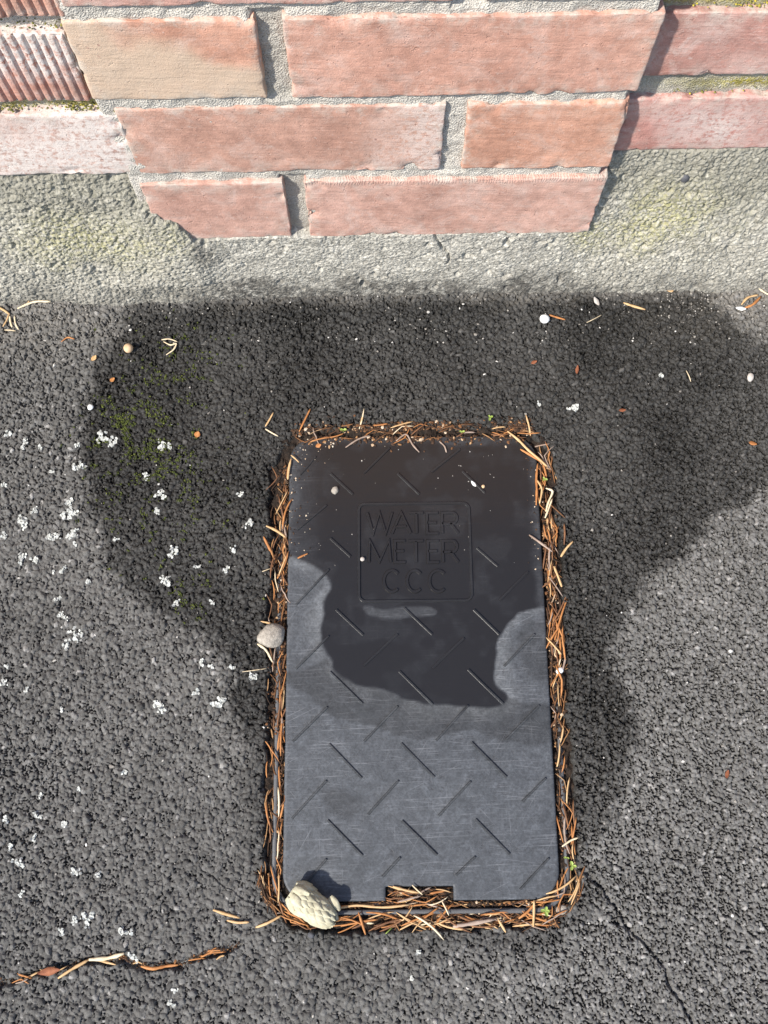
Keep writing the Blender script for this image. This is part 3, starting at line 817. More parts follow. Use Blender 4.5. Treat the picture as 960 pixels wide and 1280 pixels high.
def build_lid():
    step = 0.00125
    c = 0.045; R = 0.021
    nwh = (lidp(567, 1116)[0] - lidp(482, 1116)[0]) / 2; nwc = (lidp(567, 1116)[0] + lidp(482, 1116)[0]) / 2
    nd = lidp(525, 1108)[1]
    x0 = np.unique(np.concatenate([np.linspace(-LID_HX, nwc - nwh, int((LID_HX + nwc - nwh) / step)), np.linspace(nwc - nwh, nwc + nwh, int(2 * nwh / step)), np.linspace(nwc + nwh, LID_HX, int((LID_HX - nwc - nwh) / step))]).round(7))
    y0 = np.unique(np.concatenate([np.linspace(-LID_HY, nd, 12), np.linspace(nd, LID_HY, int((LID_HY - nd) / step)), LID_HY - R * (1 - np.cos(np.linspace(0, math.pi / 2, 9))) * 0.25]).round(7))
    X, Y = np.meshgrid(x0, y0)
    e = np.clip(np.abs(Y) - (LID_HY - R), 0, R)
    hw = LID_HX - R + np.sqrt(np.maximum(R * R - e * e, 0))
    ax = np.abs(X)
    XN = np.where(ax <= c, X, np.sign(X) * (c + (ax - c) * (hw - c) / (LID_HX - c)))
    Q = grid_quads(len(x0), len(y0))
    cxm = X.ravel()[Q].mean(1); cym = Y.ravel()[Q].mean(1)
    Q = Q[~((np.abs(cxm - nwc) < nwh) & (cym < nd))]
    Z = 0.0005 * fbm2(XN, Y, 0.09, 111, 2) + 0.00006 * fbm2(XN, Y, 0.006, 112, 2)
    V = np.stack([XN, Y, Z], -1).reshape(-1, 3)
    # rim: find boundary edges, roll them over and drop a skirt
    E = np.concatenate([Q[:, [0, 1]], Q[:, [1, 2]], Q[:, [2, 3]], Q[:, [3, 0]]])
    key = np.sort(E, 1); uq, inv, cnt = np.unique(key, axis=0, return_inverse=True, return_counts=True)
    bd = E[cnt[inv] == 1]
    bv = np.unique(bd)
    V[bv, 2] -= 0.00045
    m1 = {v: len(V) + i for i, v in enumerate(bv)}
    V = np.concatenate([V, V[bv] - np.array((0, 0, 0.009))])
    SK = np.array([(b, a, m1[a], m1[b]) for a, b in bd])
    Q = np.concatenate([Q, SK])
    used = np.unique(Q); rm = np.zeros(len(V), np.int64); rm[used] = np.arange(len(used))
    V = V[used]
    me = np_mesh('lid_plate', V, rm[Q], True, lid_attrs(V[:, 0], V[:, 1]))
    o = link('lid_plate', me, M_LID, lid)
    BARS = [((413, 592), (441, 618)), ((497, 592), (524, 618)), ((578, 589), (606, 616)), ((413, 673), (438, 696)), ((596, 685), (622, 708)),
            ((420, 762), (454, 794)), ((505, 760), (540, 793)), ((592, 762), (624, 793)), ((412, 840), (453, 880)), ((499, 839), (541, 881)), ((585, 837), (629, 880)),
            ((411, 930), (452, 973)), ((501, 929), (543, 972)), ((589, 928), (633, 972)), ((409, 1025), (453, 1070)), ((502, 1026), (546, 1069)), ((594, 1024), (637, 1068)),
            ((370, 756), (411, 712)), ((370, 836), (411, 795)), ((455, 832), (497, 793)), ((541, 835), (580, 798)), ((630, 833), (668, 793)),
            ((366, 927), (409, 884)), ((455, 927), (497, 883)), ((545, 926), (585, 882)), ((633, 924), (674, 882)),
            ((365, 1023), (408, 976)), ((460, 1018), (498, 976)), ((548, 1020), (588, 977)), ((653, 1002), (682, 973)),
            ((382, 1104), (408, 1074)), ((478, 1096), (500, 1072)), ((570, 1094), (594, 1071)), ((650, 1112), (686, 1073)),
            ((455, 592), (487, 560)), ((540, 590), (575, 562)), ((372, 662), (408, 632)), ((625, 750), (660, 715)), ((375, 594), (395, 571))]
    for a, b in BARS:
        A, B = np.array(lidp(*a)), np.array(lidp(*b))
        ribbon('tread_bar', [A, A * .5 + B * .5, B], 0.0022, 0.0012, M_LID, lid, 0.0)
    # border ridge round the words
    (xa, ya), (xb, yb) = lidp(449, 752), lidp(586, 629)
    r = 0.0055; pts = []
    for cx, cy, a0 in ((xb - r, yb - r, 0), (xa + r, yb - r, 90), (xa + r, ya + r, 180), (xb - r, ya + r, 270)):
        for k in range(7):
            t = math.radians(a0 + 15 * k); pts.append((cx + r * math.cos(t), cy + r * math.sin(t)))
    ribbon('border_ridge', pts, 0.0026, 0.0012, M_LID, lid, 0.0, closed=True)
    arc = [(0.5 + 0.5 * math.cos(math.radians(a)), 0.5 + 0.5 * math.sin(math.radians(a))) for a in range(42, 319, 15)]
    bowl = [(0.0, 1.0), (0.55, 1.0)] + [(0.62 + 0.28 * math.cos(math.radians(a)), 0.74 + 0.26 * math.sin(math.radians(a))) for a in range(80, -81, -20)] + [(0.55, 0.48), (0.0, 0.48)]
    GL = {'W': [[(0, 1), (0.25, 0), (0.5, 1), (0.75, 0), (1, 1)]], 'A': [[(0, 0), (0.5, 1), (1, 0)], [(0.2, 0.33), (0.8, 0.33)]], 'T': [[(0, 1), (1, 1)], [(0.5, 0.97), (0.5, 0)]],
          'E': [[(0.9, 1), (0, 1), (0, 0), (0.9, 0)], [(0.03, 0.52), (0.75, 0.52)]], 'R': [[(0, 0), (0, 1)] + bowl[1:], [(0.5, 0.48), (0.95, 0)]],
          'M': [[(0, 0), (0.06, 1), (0.5, 0.05), (0.94, 1), (1, 0)]], 'C': [arc]}
    def word(txt, xs, ytop, ybot):
        for ch, (xl, xr) in zip(txt, xs):
            p0 = np.array(lidp(xl, ybot)); p1 = np.array(lidp(xr, ytop))
            strokes = []
            for st in GL[ch]: strokes.append([p0 + (p1 - p0) * np.array(q) for q in st])
            Vs, Fs, off = [], [], 0
            tmp = [ribbon('tmp', s, 0.0032, 0.0011, M_LID, None, 0.0) for s in strokes]
            for t in tmp:
                co = np.array([v.co[:] for v in t.data.vertices]); Vs.append(co)
                Fs += [[i + off for i in p.vertices] for p in t.data.polygons]; off += len(co)
                me_ = t.data; bpy.data.objects.remove(t); bpy.data.meshes.remove(me_)
            V_ = np.concatenate(Vs)
            V_[:, 2] += 0.00002
            me = np_mesh('letter', V_, np.array(Fs), False, lid_attrs(V_[:, 0], V_[:, 1]))
            link('letter', me, M_LID, lid)
    word('WATER', [(459, 490), (490, 513), (512, 529), (534, 549), (553, 573)], 641, 667)
    word('METER', [(461, 488), (494, 508), (511, 529), (535, 550), (554, 573)], 676, 703)
    word('CCC', [(480, 500), (509, 528), (537, 558)], 713, 740)
build_lid()

frame = empty('meter_box_frame', (LID_C[0], LID_C[1], 0), LID_RZ)
tag(frame, 'thin dark plastic rim of the meter box set round the lid', 'box frame')
def build_frame():
    def loop(off, n=10, R=0.021):
        hx, hy, r = LID_HX + off, LID_HY + off, R + off; p = []
        for cx, cy, a0 in ((hx - r, hy - r, 0), (-hx + r, hy - r, 90), (-hx + r, -hy + r, 180), (hx - r, -hy + r, 270)):
            for k in range(n + 1):
                t = math.radians(a0 + 90 * k / n); p.append((cx + r * math.cos(t), cy + r * math.sin(t)))
        return p
    prof = [(0.0050, -0.060), (0.0050, -0.0022), (0.0057, -0.0015), (0.0078, -0.0015), (0.0086, -0.0022), (0.0086, -0.060)]
    V, F = [], []; loops = [loop(o) for o, _ in prof]; n = len(loops[0])
    for lp_, (_, z) in zip(loops, prof): V += [(x, y, z) for x, y in lp_]
    for k in range(len(prof) - 1):
        for i in range(n):
            j = (i + 1) % n; F.append((k * n + i, k * n + j, (k + 1) * n + j, (k + 1) * n + i))
    V = np.array(V); V[:, 2] += 0.0006 * vn2(V[:, 0], V[:, 1], 0.05, 4)
    # the rim stands a little further out at the notched end
    V[:, 1] -= 0.0012 * (V[:, 1] < -LID_HY + 0.03)
    V[:, 2] -= 0.0045 * sstep(-0.10, 0.02, V[:, 1]) + 0.003 * sstep(0.0, LID_HX, V[:, 0]) * sstep(-LID_HY, -LID_HY + 0.06, V[:, 1])
    link('rim', np_mesh('rim', V, np.array(F), True), M_FRAME, frame)
    # ledge the lid rests on
    V, F = [], []; a, b = loop(0.0052), loop(-0.010)
    for z in (-0.0098, -0.0130):
        V += [(x, y, z) for x, y in a] + [(x, y, z) for x, y in b]
    for i in range(n):
        j = (i + 1) % n
        F += [(i, j, n + j, n + i), (2 * n + j, 2 * n + i, 3 * n + i, 3 * n + j), (n + i, n + j, 3 * n + j, 3 * n + i)]
    link('ledge', np_mesh('ledge', np.array(V), np.array(F), False), M_FRAME, frame)
build_frame()

# ------------------------------------------------------------------ litter in the gap round the lid
NOTCH_X = (lidp(482, 1116)[0], lidp(567, 1116)[0]); NOTCH_Y = lidp(525, 1108)[1]
def in_notch(lx, ly): return (lx > NOTCH_X[0]) & (lx < NOTCH_X[1]) & (ly < NOTCH_Y) & (ly > -LID_HY - 0.001)
def litter_base():
    xs = np.arange(-HOLE['hx'] - 0.008, HOLE['hx'] + 0.008, 0.0015); ys = np.arange(HOLE['oy'] - HOLE['hy'] - 0.008, HOLE['oy'] + HOLE['hy'] + 0.008, 0.0015)
    X, Y = np.meshgrid(xs, ys)
    Z = -0.0056 + 0.0030 * sstep(0.10, LID_HY, Y) + 0.0045 * fbm2(X, Y, 0.008, 121, 3) + 0.002 * fbm2(X, Y, 0.002, 122, 2)
    Q = grid_quads(len(xs), len(ys))
    cx = X.ravel()[Q].mean(1); cy = Y.ravel()[Q].mean(1)
    sl = rrect_sd(cx, cy, LID_HX, LID_HY, 0.021)
    keep = ((sl > -0.0015) | in_notch(cx, cy)) & (rrect_sd(cx, cy - HOLE['oy'], HOLE['hx'], HOLE['hy'], HOLE['r']) < 0.007)
    Q = Q[keep]; V = np.stack([X, Y, Z], -1).reshape(-1, 3)
    used = np.unique(Q); rm = np.zeros(len(V), np.int64); rm[used] = np.arange(len(used))
    o = link('humus', np_mesh('humus', V[used], rm[Q], False), M_SOIL)
    o.location = (LID_C[0], LID_C[1], 0); o.rotation_euler = (0, 0, LID_RZ)
    o['kind'] = 'stuff'; o['label'] = 'dark crumbly humus packed in the gap round the lid'; o['category'] = 'humus'
litter_base()

# needle shapes, shared between needles
def needle_mesh(L, w, bend, kink, seed):
    rg = random.Random(seed); n = 7; sides = 5
    V, F = [], []
    x = y = 0.0; a = -bend / 2
    pts = []
    for i in range(n):
        pts.append((x, y)); a += bend / (n - 1)
        if i == 3: a += kink
        x += L / (n - 1) * math.cos(a); y += L / (n - 1) * math.sin(a)
    mx, my = sum(p[0] for p in pts) / n, sum(p[1] for p in pts) / n
    ux, uy = pts[-1][0] - pts[0][0], pts[-1][1] - pts[0][1]
    al = -math.atan2(uy, ux)
    zb = rg.uniform(0.0, 0.06) * L
    for i, (px, py) in enumerate(pts):
        t = i / (n - 1)
        px, py = px - mx, py - my
        px, py = px * math.cos(al) - py * math.sin(al), px * math.sin(al) + py * math.cos(al)
        r = w / 2 * (min(1, 0.35 + 3.5 * t, 0.28 + 4.5 * (1 - t)))
        for k in range(sides):
            q = 2 * math.pi * k / sides + 0.3
            V.append((px, py + r * math.cos(q), r * 0.55 * math.sin(q) + zb * (1 - (2 * t - 1) ** 2)))
    for i in range(n - 1):
        for k in range(sides):
            k2 = (k + 1) % sides
            F.append((i * sides + k, i * sides + k2, (i + 1) * sides + k2, (i + 1) * sides + k)[::-1])
    me = bpy.data.meshes.new('needle'); 
    F.append(tuple(range(sides))); F.append(tuple(reversed(range((n - 1) * sides, n * sides))))
    me.from_pydata(V, [], F); 
    for p in me.polygons: p.use_smooth = True
    me.materials.append(None)
    return me
NSHAPES = []
for i in range(22):
    NSHAPES.append(needle_mesh(random.choice((0.012, 0.016, 0.020, 0.024, 0.028)) * random.uniform(0.9, 1.1), random.uniform(0.0009, 0.0018), random.gauss(0, 0.5), random.choice((0, 0, 0, 0, random.uniform(-0.9, 0.9))), i))

def put_needle(x, y, z, ang, label, group, mat=None, mesh=None, tilt=None, name='pine_needle', cat='pine needle'):
    me = mesh or random.choice(NSHAPES)
    o = bpy.data.objects.new(name, me); COL.objects.link(o)
    o.location = (x, y, z)
    t = tilt if tilt is not None else random.gauss(0, 0.06)
    o.rotation_euler = Euler((random.uniform(-0.4, 0.4), t, ang), 'XYZ')
    o.material_slots[0].link = 'OBJECT'
    o.material_slots[0].material = mat or random.choices(M_NEEDLE, (42, 18, 26, 5, 9))[0]
    hue = {'needle_orange': 'orange', 'needle_tan': 'tan', 'needle_brown': 'dark brown', 'needle_straw': 'pale', 'needle_grey': 'greyish'}[o.material_slots[0].material.name]
    size = 'long' if max(v.co.x for v in me.vertices) > 0.0100 else 'short'
    tag(o, '%s %s %s' % (size, hue, label), cat, group + ', ' + hue)
    return o

def lane(side):
    # litter gathers in clumps
    for _ in range(6):
        r_ = lane_spot(side)
        if float(vn2(np.array(r_[0] * 1.0), np.array(r_[1] * 1.0), 0.020, 77)) > random.uniform(-0.5, 0.22): return r_
    return r_
def lane_spot(side):
    """random spot in the gap and the direction of the gap there, in lid coordinates"""
    r = random.random()
    out = 0.0158
    if side == 'right':
        y = -LID_HY + 0.02 + (2 * LID_HY - 0.035) * r; w = 0.0138
        return LID_HX + random.uniform(0.002, w), y, math.pi / 2
    if side == 'left':
        y = -LID_HY + 0.005 + (2 * LID_HY - 0.03) * r ** 0.75
        return -LID_HX - random.uniform(0.001, 0.0045 if (random.random() < .5) else 0.0145), y, math.pi / 2
    if side == 'bottom':
        return random.uniform(-LID_HX + 0.035, LID_HX - 0.004), -LID_HY - random.uniform(0.009, 0.0185), 0
    if side == 'inner':
        return random.uniform(-LID_HX + 0.03, LID_HX - 0.02), -LID_HY - random.uniform(0.0015, 0.0040), 0
    if side == 'notch':
        return random.uniform(NOTCH_X[0] + 0.007, NOTCH_X[1] - 0.007), random.uniform(-LID_HY - 0.001, NOTCH_Y - 0.002), 0
    if side == 'corner':
        t = math.radians(random.uniform(-92, -2)); R = 0.021 + random.choice((random.uniform(0.001, 0.005), random.uniform(0.009, 0.019), random.uniform(0.009, 0.019)))
        return LID_HX - 0.021 + R * math.cos(t), -LID_HY + 0.021 + R * math.sin(t), t + math.pi / 2
    if side == 'cone corner':
        t = math.radians(random.uniform(182, 268)); R = 0.021 + random.uniform(0.010, 0.018)
        return -LID_HX + 0.021 + R * math.cos(t), -LID_HY + 0.021 + R * math.sin(t), t + math.pi / 2
    if side == 'top':
        return random.uniform(-LID_HX + 0.004, LID_HX - 0.005), LID_HY + random.uniform(-0.002, 0.012), 0
SIDES = {'right': (78, 0.28, 'pine needle in the gap along the side away from the pale stone'),
         'left': (62, 0.25, 'pine needle in the gap along the side beside the pale stone'),
         'bottom': (48, 0.36, 'pine needle outside the rim at the notched end of the lid'),
         'inner': (14, 0.12, 'pine needle lying between the rim and the notched end of the lid'),
         'notch': (17, 0.45, 'pine needle packed inside the finger notch of the lid'),
         'corner': (18, 0.35, 'pine needle round the rounded lid corner near the green seedling'),
         'cone corner': (14, 0.35, 'pine needle round the rounded lid corner under the cone'),
         'top': (20, 0.6, 'pine needle caught along the lid end towards the brick wall')}
SHORT = sorted(NSHAPES, key=lambda m: max(v.co.x for v in m.vertices))
for side, (n, spread, label) in SIDES.items():
    for k in range(n):
        lx, ly, a = lane(side)
        ang = a + random.gauss(0, spread) + (math.pi if random.random() < .5 else 0)
        x, y = from_lid(lx, ly)
        z = random.uniform(-0.0032, 0.0008) if side != 'inner' else -0.0036
        sd = float(hole_sd(np.array(x), np.array(y)))
        if side == 'top' or sd > -0.003: z = max(z, gzmax(x, y, 0.003) + 0.0004)
        if side == 'top' and ly < LID_HY + 0.003: z = max(z, LID_Z + 0.0016)
        me = random.choice(SHORT[:13]) if side in ('notch', 'top', 'inner') else None
        put_needle(x, y, z, ang + LID_RZ, label, 'pine needles in the gap round the lid', mesh=me)

for k in range(13):
    lx, ly = random.uniform(-LID_HX + 0.040, -LID_HX + 0.085), -LID_HY - random.uniform(0.010, 0.0185)
    x, y = from_lid(lx, ly)
    put_needle(x, y, random.uniform(-0.0030, 0.0004), random.gauss(0, 0.35) + LID_RZ, 'pine needle outside the rim beside the cone', 'pine needles beside the cone')

def needle_mat():
    # the deeper, tangled layer that nobody could count
    Vs, Fs, T, off = [], [], [], 0
    for side, n in (('right', 190), ('left', 150), ('bottom', 150), ('inner', 40), ('notch', 26), ('corner', 40), ('cone corner', 45), ('top', 50)):
        for k in range(n):
            me = random.choice(SHORT[:16] if side in ('notch', 'top', 'inner') else NSHAPES)
            lx, ly, a = lane(side)
            a += random.gauss(0, 0.4) + LID_RZ
            x, y = from_lid(lx, ly)
            sd = float(hole_sd(np.array(x), np.array(y)))
            z = random.uniform(-0.0050, -0.0022) if sd < -0.003 else gzmax(x, y, 0.002) + 0.0002
            if side == 'top' and lid_sd(np.array(x), np.array(y)) < 0.001: z = LID_Z + 0.0008
            co = np.array([v.co[:] for v in me.vertices]) * np.array((random.uniform(0.5, 0.95), 0.8, 0.8))
            c, s_ = math.cos(a), math.sin(a)
            Vs.append(np.stack([co[:, 0] * c - co[:, 1] * s_ + x, co[:, 0] * s_ + co[:, 1] * c + y, co[:, 2] + z], -1))
            Fs.append(np.array([list(p.vertices) for p in me.polygons if len(p.vertices) == 4]) + off); off += len(co)
            T.append(np.full(len(co), random.betavariate(3.0, 2.4)))
    o = link('needle_mat', np_mesh('needle_mat', np.concatenate(Vs), np.concatenate(Fs), True, dict(tone=np.concatenate(T))), M_LITTER)
    o['kind'] = 'stuff'; o['label'] = 'tangled brown needle mat in the gap round the lid'; o['category'] = 'needle mat'
needle_mat()

for k in range(13):
    t = random.uniform(0.04, 0.98) * (len(CRACK_L) - 2) + 0.6; i = min(int(t), len(CRACK_L) - 2); f = t - i
    a_, b_ = gp(*CRACK_L[i]), gp(*CRACK_L[i + 1]); p_ = a_ * (1 - f) + b_ * f
    put_needle(p_[0], p_[1] + random.gauss(0, 0.001), gzmax(p_[0], p_[1], 0.002) - 0.0004, math.atan2(b_[1] - a_[1], b_[0] - a_[0]) + random.gauss(0, 0.3), 'pine needle lying in the long crack in the asphalt', 'pine needles in the long crack', mesh=random.choice(SHORT[:12]))

def litter_stuff():
    cs, sz, tn = [], [], []
    for k in range(420):
        t = random.uniform(0, len(CRACK_L) - 1.01); i = int(t); f = t - i
        a_, b_ = gp(*CRACK_L[i]), gp(*CRACK_L[i + 1]); p_ = a_ * (1 - f) + b_ * f
        x, y = p_[0] + random.gauss(0, 0.0012), p_[1] + random.gauss(0, 0.0014)
        cs.append((x, y, gz(x, y) + 0.0004)); sz.append(random.uniform(0.0003, 0.0010)); tn.append(random.betavariate(1.5, 2.6))
    def add(lx, ly, z, s, t):
        x, y = from_lid(lx, ly); cs.append((x, y, z)); sz.append(s); tn.append(min(1, max(0, t)))
    for side, n in (('right', 1100), ('left', 1100), ('bottom', 520), ('inner', 200), ('notch', 120), ('corner', 200), ('cone corner', 260), ('top', 1700)):
        for k in range(n):
            lx, ly, a = lane(side)
            if side == 'top': 
                ly = LID_HY + random.gauss(0.0045, 0.0048); lx *= 1.03
            x, y = from_lid(lx, ly)
            sd = float(hole_sd(np.array(x), np.array(y)))
            z = random.uniform(-0.0055, -0.002) if sd < -0.004 else gz(x, y) + 0.0004
            if lid_sd(np.array(x), np.array(y)) < 0.0005 and side != 'notch': z = LID_Z + 0.0006
            add(lx, ly, z, random.uniform(0.0004, 0.0014), random.betavariate(1.5, 2.6) if random.random() < .94 else random.uniform(.90, .97))
    # crumbs spilt over the lid's edges
    for k in range(190):
        w = random.random()
        if w < .42: lx, ly = -LID_HX + abs(random.gauss(0, 0.010)), LID_HY - random.uniform(0.012, 0.105)
        elif w < .60: lx, ly = -LID_HX + random.uniform(0.004, 0.04), LID_HY - abs(random.gauss(0, 0.008)) - 0.003
        elif w < .85: lx, ly = LID_HX - abs(random.gauss(0, 0.006)), LID_HY - random.uniform(0.02, 0.12)
        else: lx, ly = random.uniform(-LID_HX, LID_HX), LID_HY - abs(random.gauss(0, 0.004))
        if rrect_sd(np.array(lx), np.array(ly), LID_HX, LID_HY, 0.021) > -0.001: continue
        add(lx, ly, LID_Z + 0.0003, random.uniform(0.00025, 0.0008), random.uniform(0.05, 0.5) if random.random() < .6 else random.uniform(.94, 1))
    o = link('litter_crumbs', blob_mesh('litter_crumbs', cs, sz, tn, 5, M_LITTER, seg=5, flat=0.55, smooth=False), M_LITTER)
    o['kind'] = 'stuff'; o['label'] = 'brown litter crumbs scattered in the gap and over the lid edges'; o['category'] = 'litter'
litter_stuff()

# ------------------------------------------------------------------ the dry cone at the corner of the lid
def build_cone():
    A, B = gp(362, 1114, 0.012), gp(416, 1152, 0.010)
    ctr = (A + B) / 2; L = float(np.linalg.norm(B[:2] - A[:2])) * 1.0
    ang = math.atan2(B[1] - A[1], B[0] - A[0])
    root = empty('conifer_cone', (ctr[0], ctr[1], 0.0085), ang)
    tag(root, 'small pale dry conifer cone lying on the lid corner', 'cone')
    def rad(t):   # blunt at the base, narrowing a little to the tip
        return 0.0112 * (max(0.0, 1 - abs(2 * t - 0.9) ** 3.2 / 1.5) ** 0.5)
    V, F = [], []; ns, nr = 12, 10
    for i in range(nr + 1):
        t = i / nr; r = rad(t) * 0.80 + 0.0006
        for k in range(ns):
            q = 2 * math.pi * k / ns; V.append(((t - 0.5) * L * 0.95, r * math.cos(q), r * math.sin(q)))
    for i in range(nr):
        for k in range(ns):
            k2 = (k + 1) % ns; F.append((i * ns + k, i * ns + k2, (i + 1) * ns + k2, (i + 1) * ns + k)[::-1])
    F.append(tuple(range(ns))); F.append(tuple(reversed(range(nr * ns, nr * ns + ns))))
    me = bpy.data.meshes.new('core'); me.from_pydata(V, [], F)
    link('core', me, M_CONE, root)
    # one scale: a thick pointed shield with a keel
    def scale_mesh():
        us = np.linspace(0, 1, 8); vs = np.linspace(-1, 1, 7)
        top, bot = [], []
        for u in us:
            hw = 0.0040 * (0.75 + 0.25 * math.sin(math.pi * min(1, u * 1.3))) * (1.0 if u < .5 else (1 - ((u - .5) / .5) ** 2 * 0.85)) + 0.0002
            for v in vs:
                z = 0.0019 * (1 - v * v) * (0.6 + 0.4 * math.sin(math.pi * u)) + 0.0007 * math.exp(-(v / 0.3) ** 2) * u - 0.0012 * max(0, u - 0.55) * 2
                top.append((u * 0.0115, v * hw, z)); bot.append((u * 0.0115, v * hw * 0.9, z - 0.0012))
        n = len(top); Q = grid_quads(7, 8).tolist()
        F = [tuple(q) for q in Q] + [tuple(n + i for i in reversed(q)) for q in Q]
        for j in range(7): a, b = j * 7, (j + 1) * 7; F += [(a, n + a, n + b, b)[::-1], (a + 6, b + 6, n + b + 6, n + a + 6)[::-1]]
        for i in range(6): a = 7 * 7 + i; F += [(a, a + 1, n + a + 1, n + a)[::-1]]
        me = bpy.data.meshes.new('scale'); me.from_pydata(top + bot, [], F); me.materials.append(M_CONE)
        for p in me.polygons: p.use_smooth = True
        return me
    sm = scale_mesh()
    N = 84
    for i in range(N):
        t = 0.02 + 0.84 * i / N; q = i * 2.39996
        r = rad(t + 0.02) * 0.80
        slope = (rad(min(1, t + 0.12)) - rad(max(0, t - 0.02))) / (0.14 * L)
        o = bpy.data.objects.new('scale', sm); COL.objects.link(o); o.parent = root
        s = random.uniform(0.78, 0.95) * (1.15 if t < .3 else 1.0)
        lift = 0.05 + 0.05 * t + random.gauss(0, 0.02)
        pos = Vector(((t - 0.5) * L, r * math.cos(q), r * math.sin(q)))
        nrm = Vector((0, math.cos(q), math.sin(q))); ax = Vector((1, 0, 0)); side = nrm.cross(ax)
        ang_t = math.atan(slope) + lift
        xd = ax * math.cos(ang_t) + nrm * math.sin(ang_t); zd = nrm * math.cos(ang_t) - ax * math.sin(ang_t)
        o.matrix_local = Matrix.Translation(pos) @ Matrix((xd, side, zd)).transposed().to_4x4() @ Matrix.Scale(s, 4)
    # one loose scale standing off towards the lid
    o = bpy.data.objects.new('scale', sm); COL.objects.link(o); o.parent = root
    c, s_ = math.cos(-ang), math.sin(-ang)
    g = gp(411, 1123, 0.012); dx, dy = g[0] - ctr[0], g[1] - ctr[1]
    o.matrix_local = Matrix.Translation((dx * c - dy * s_, dx * s_ + dy * c, 0.0005)) @ Euler((0.5, -0.1, -0.25)).to_matrix().to_4x4() @ Matrix.Scale(1.05, 4)
build_cone()

# ------------------------------------------------------------------ stones, berries, flakes
def pebble(name, px, py, dpx, label, mat, cat='pebble', z=None, flat=0.75, seed=0, el=1.0, rot=0.0, rough=0.12, group=None, sub=2, sink=0.3):
    g = gp(px, py)
    bm = bmesh.new(); bmesh.ops.create_icosphere(bm, subdivisions=sub, radius=1)
    r = dpx * MMPX / 2
    for v in bm.verts:
        p = np.array([v.co[:]]) + seed * 3.1
        k = 1 + rough * 2 * float(vn3(p, 0.9, seed)[0]) + rough * float(vn3(p, 0.4, seed)[0])
        v.co = Vector((v.co.x * el, v.co.y, v.co.z * flat)) * (r * k)
    for f in bm.faces: f.smooth = True
    me = bpy.data.meshes.new(name); bm.to_mesh(me); bm.free()
    o = link(name, me, mat)
    zz = gzmax(g[0], g[1], r * 0.5) if z is None else z
    o.location = (g[0], g[1], zz + r * flat * (1 - sink)); o.rotation_euler = (random.uniform(-.2, .2), random.uniform(-.2, .2), rot)
    return tag(o, label, cat, group)
pebble('stone', 339, 795, 29, 'pale grey pointed stone wedged in the gap beside the lid', M_STONE, 'stone', z=-0.004, el=1.2, rot=0.1, seed=2, rough=0.22, sub=3, sink=0.2)
pebble('pebble', 680, 401, 14, 'round white pebble beside a lone needle below the pier', M_WHITE, seed=3, rough=0.08)
pebble('berry', 162, 438, 13, 'round tan berry on the mossy wet asphalt', M_TAN, 'berry', flat=1.0, seed=4, rough=0.04, sub=3, sink=0.1)
pebble('pebble', 700, 838, 8, 'white oval pebble among the needles beside the lid', M_WHITE, z=-0.002, el=1.35, rot=0.5, seed=5)
pebble('pebble', 703, 1138, 12, 'flat grey pebble by the rounded lid corner', M_STONE, seed=6, flat=0.5, el=1.3, rot=0.1)
pebble('pebble', 419, 613, 9, 'pale beige grit piece on the wet end of the lid', M_STONE, z=LID_Z, seed=7, flat=0.6, el=1.2, rot=0.7, rough=0.3)
pebble('pebble', 604, 608, 5, 'tiny cream seed on the wet lid beside a tread bar', M_TAN, z=LID_Z, seed=8)
pebble('pebble', 453, 699, 6, 'small grey drop-shaped grit on the border ridge of the lid', M_FLAKE, z=LID_Z + 0.0005, seed=9)
pebble('pebble', 114, 510, 8, 'white angular stone chip on the damp asphalt above the lichen', M_WHITE, seed=10, rough=0.25)
pebble('pebble', 937, 473, 9, 'pale oval husk on the damp asphalt by the far side of the stain', M_FLAKE, seed=11, el=1.5, rot=1.3)
pebble('pebble', 389, 1168, 0.1 + 8, 'dark bead of stone by the cone', M_DARKSTONE, seed=12)

# dark stone cast into the footing
def footing_stone():
    bm = bmesh.new(); bmesh.ops.create_icosphere(bm, subdivisions=2, radius=0.0042)
    for v in bm.verts: v.co = Vector((v.co.x * 0.8, v.co.y * 0.6, v.co.z * 1.2)) * (1 + 0.3 * float(vn3(np.array([v.co[:]]) + 1, 0.006, 3)[0]))
    for f in bm.faces: f.smooth = True
    me = bpy.data.meshes.new('embedded_stone'); bm.to_mesh(me); bm.free()
    o = link('embedded_stone', me, M_DARKSTONE, wall); o.location = (0.2275, 0.0125, 0.1475)
    o['label'] = 'small dark stone cast into the footing'
footing_stone()

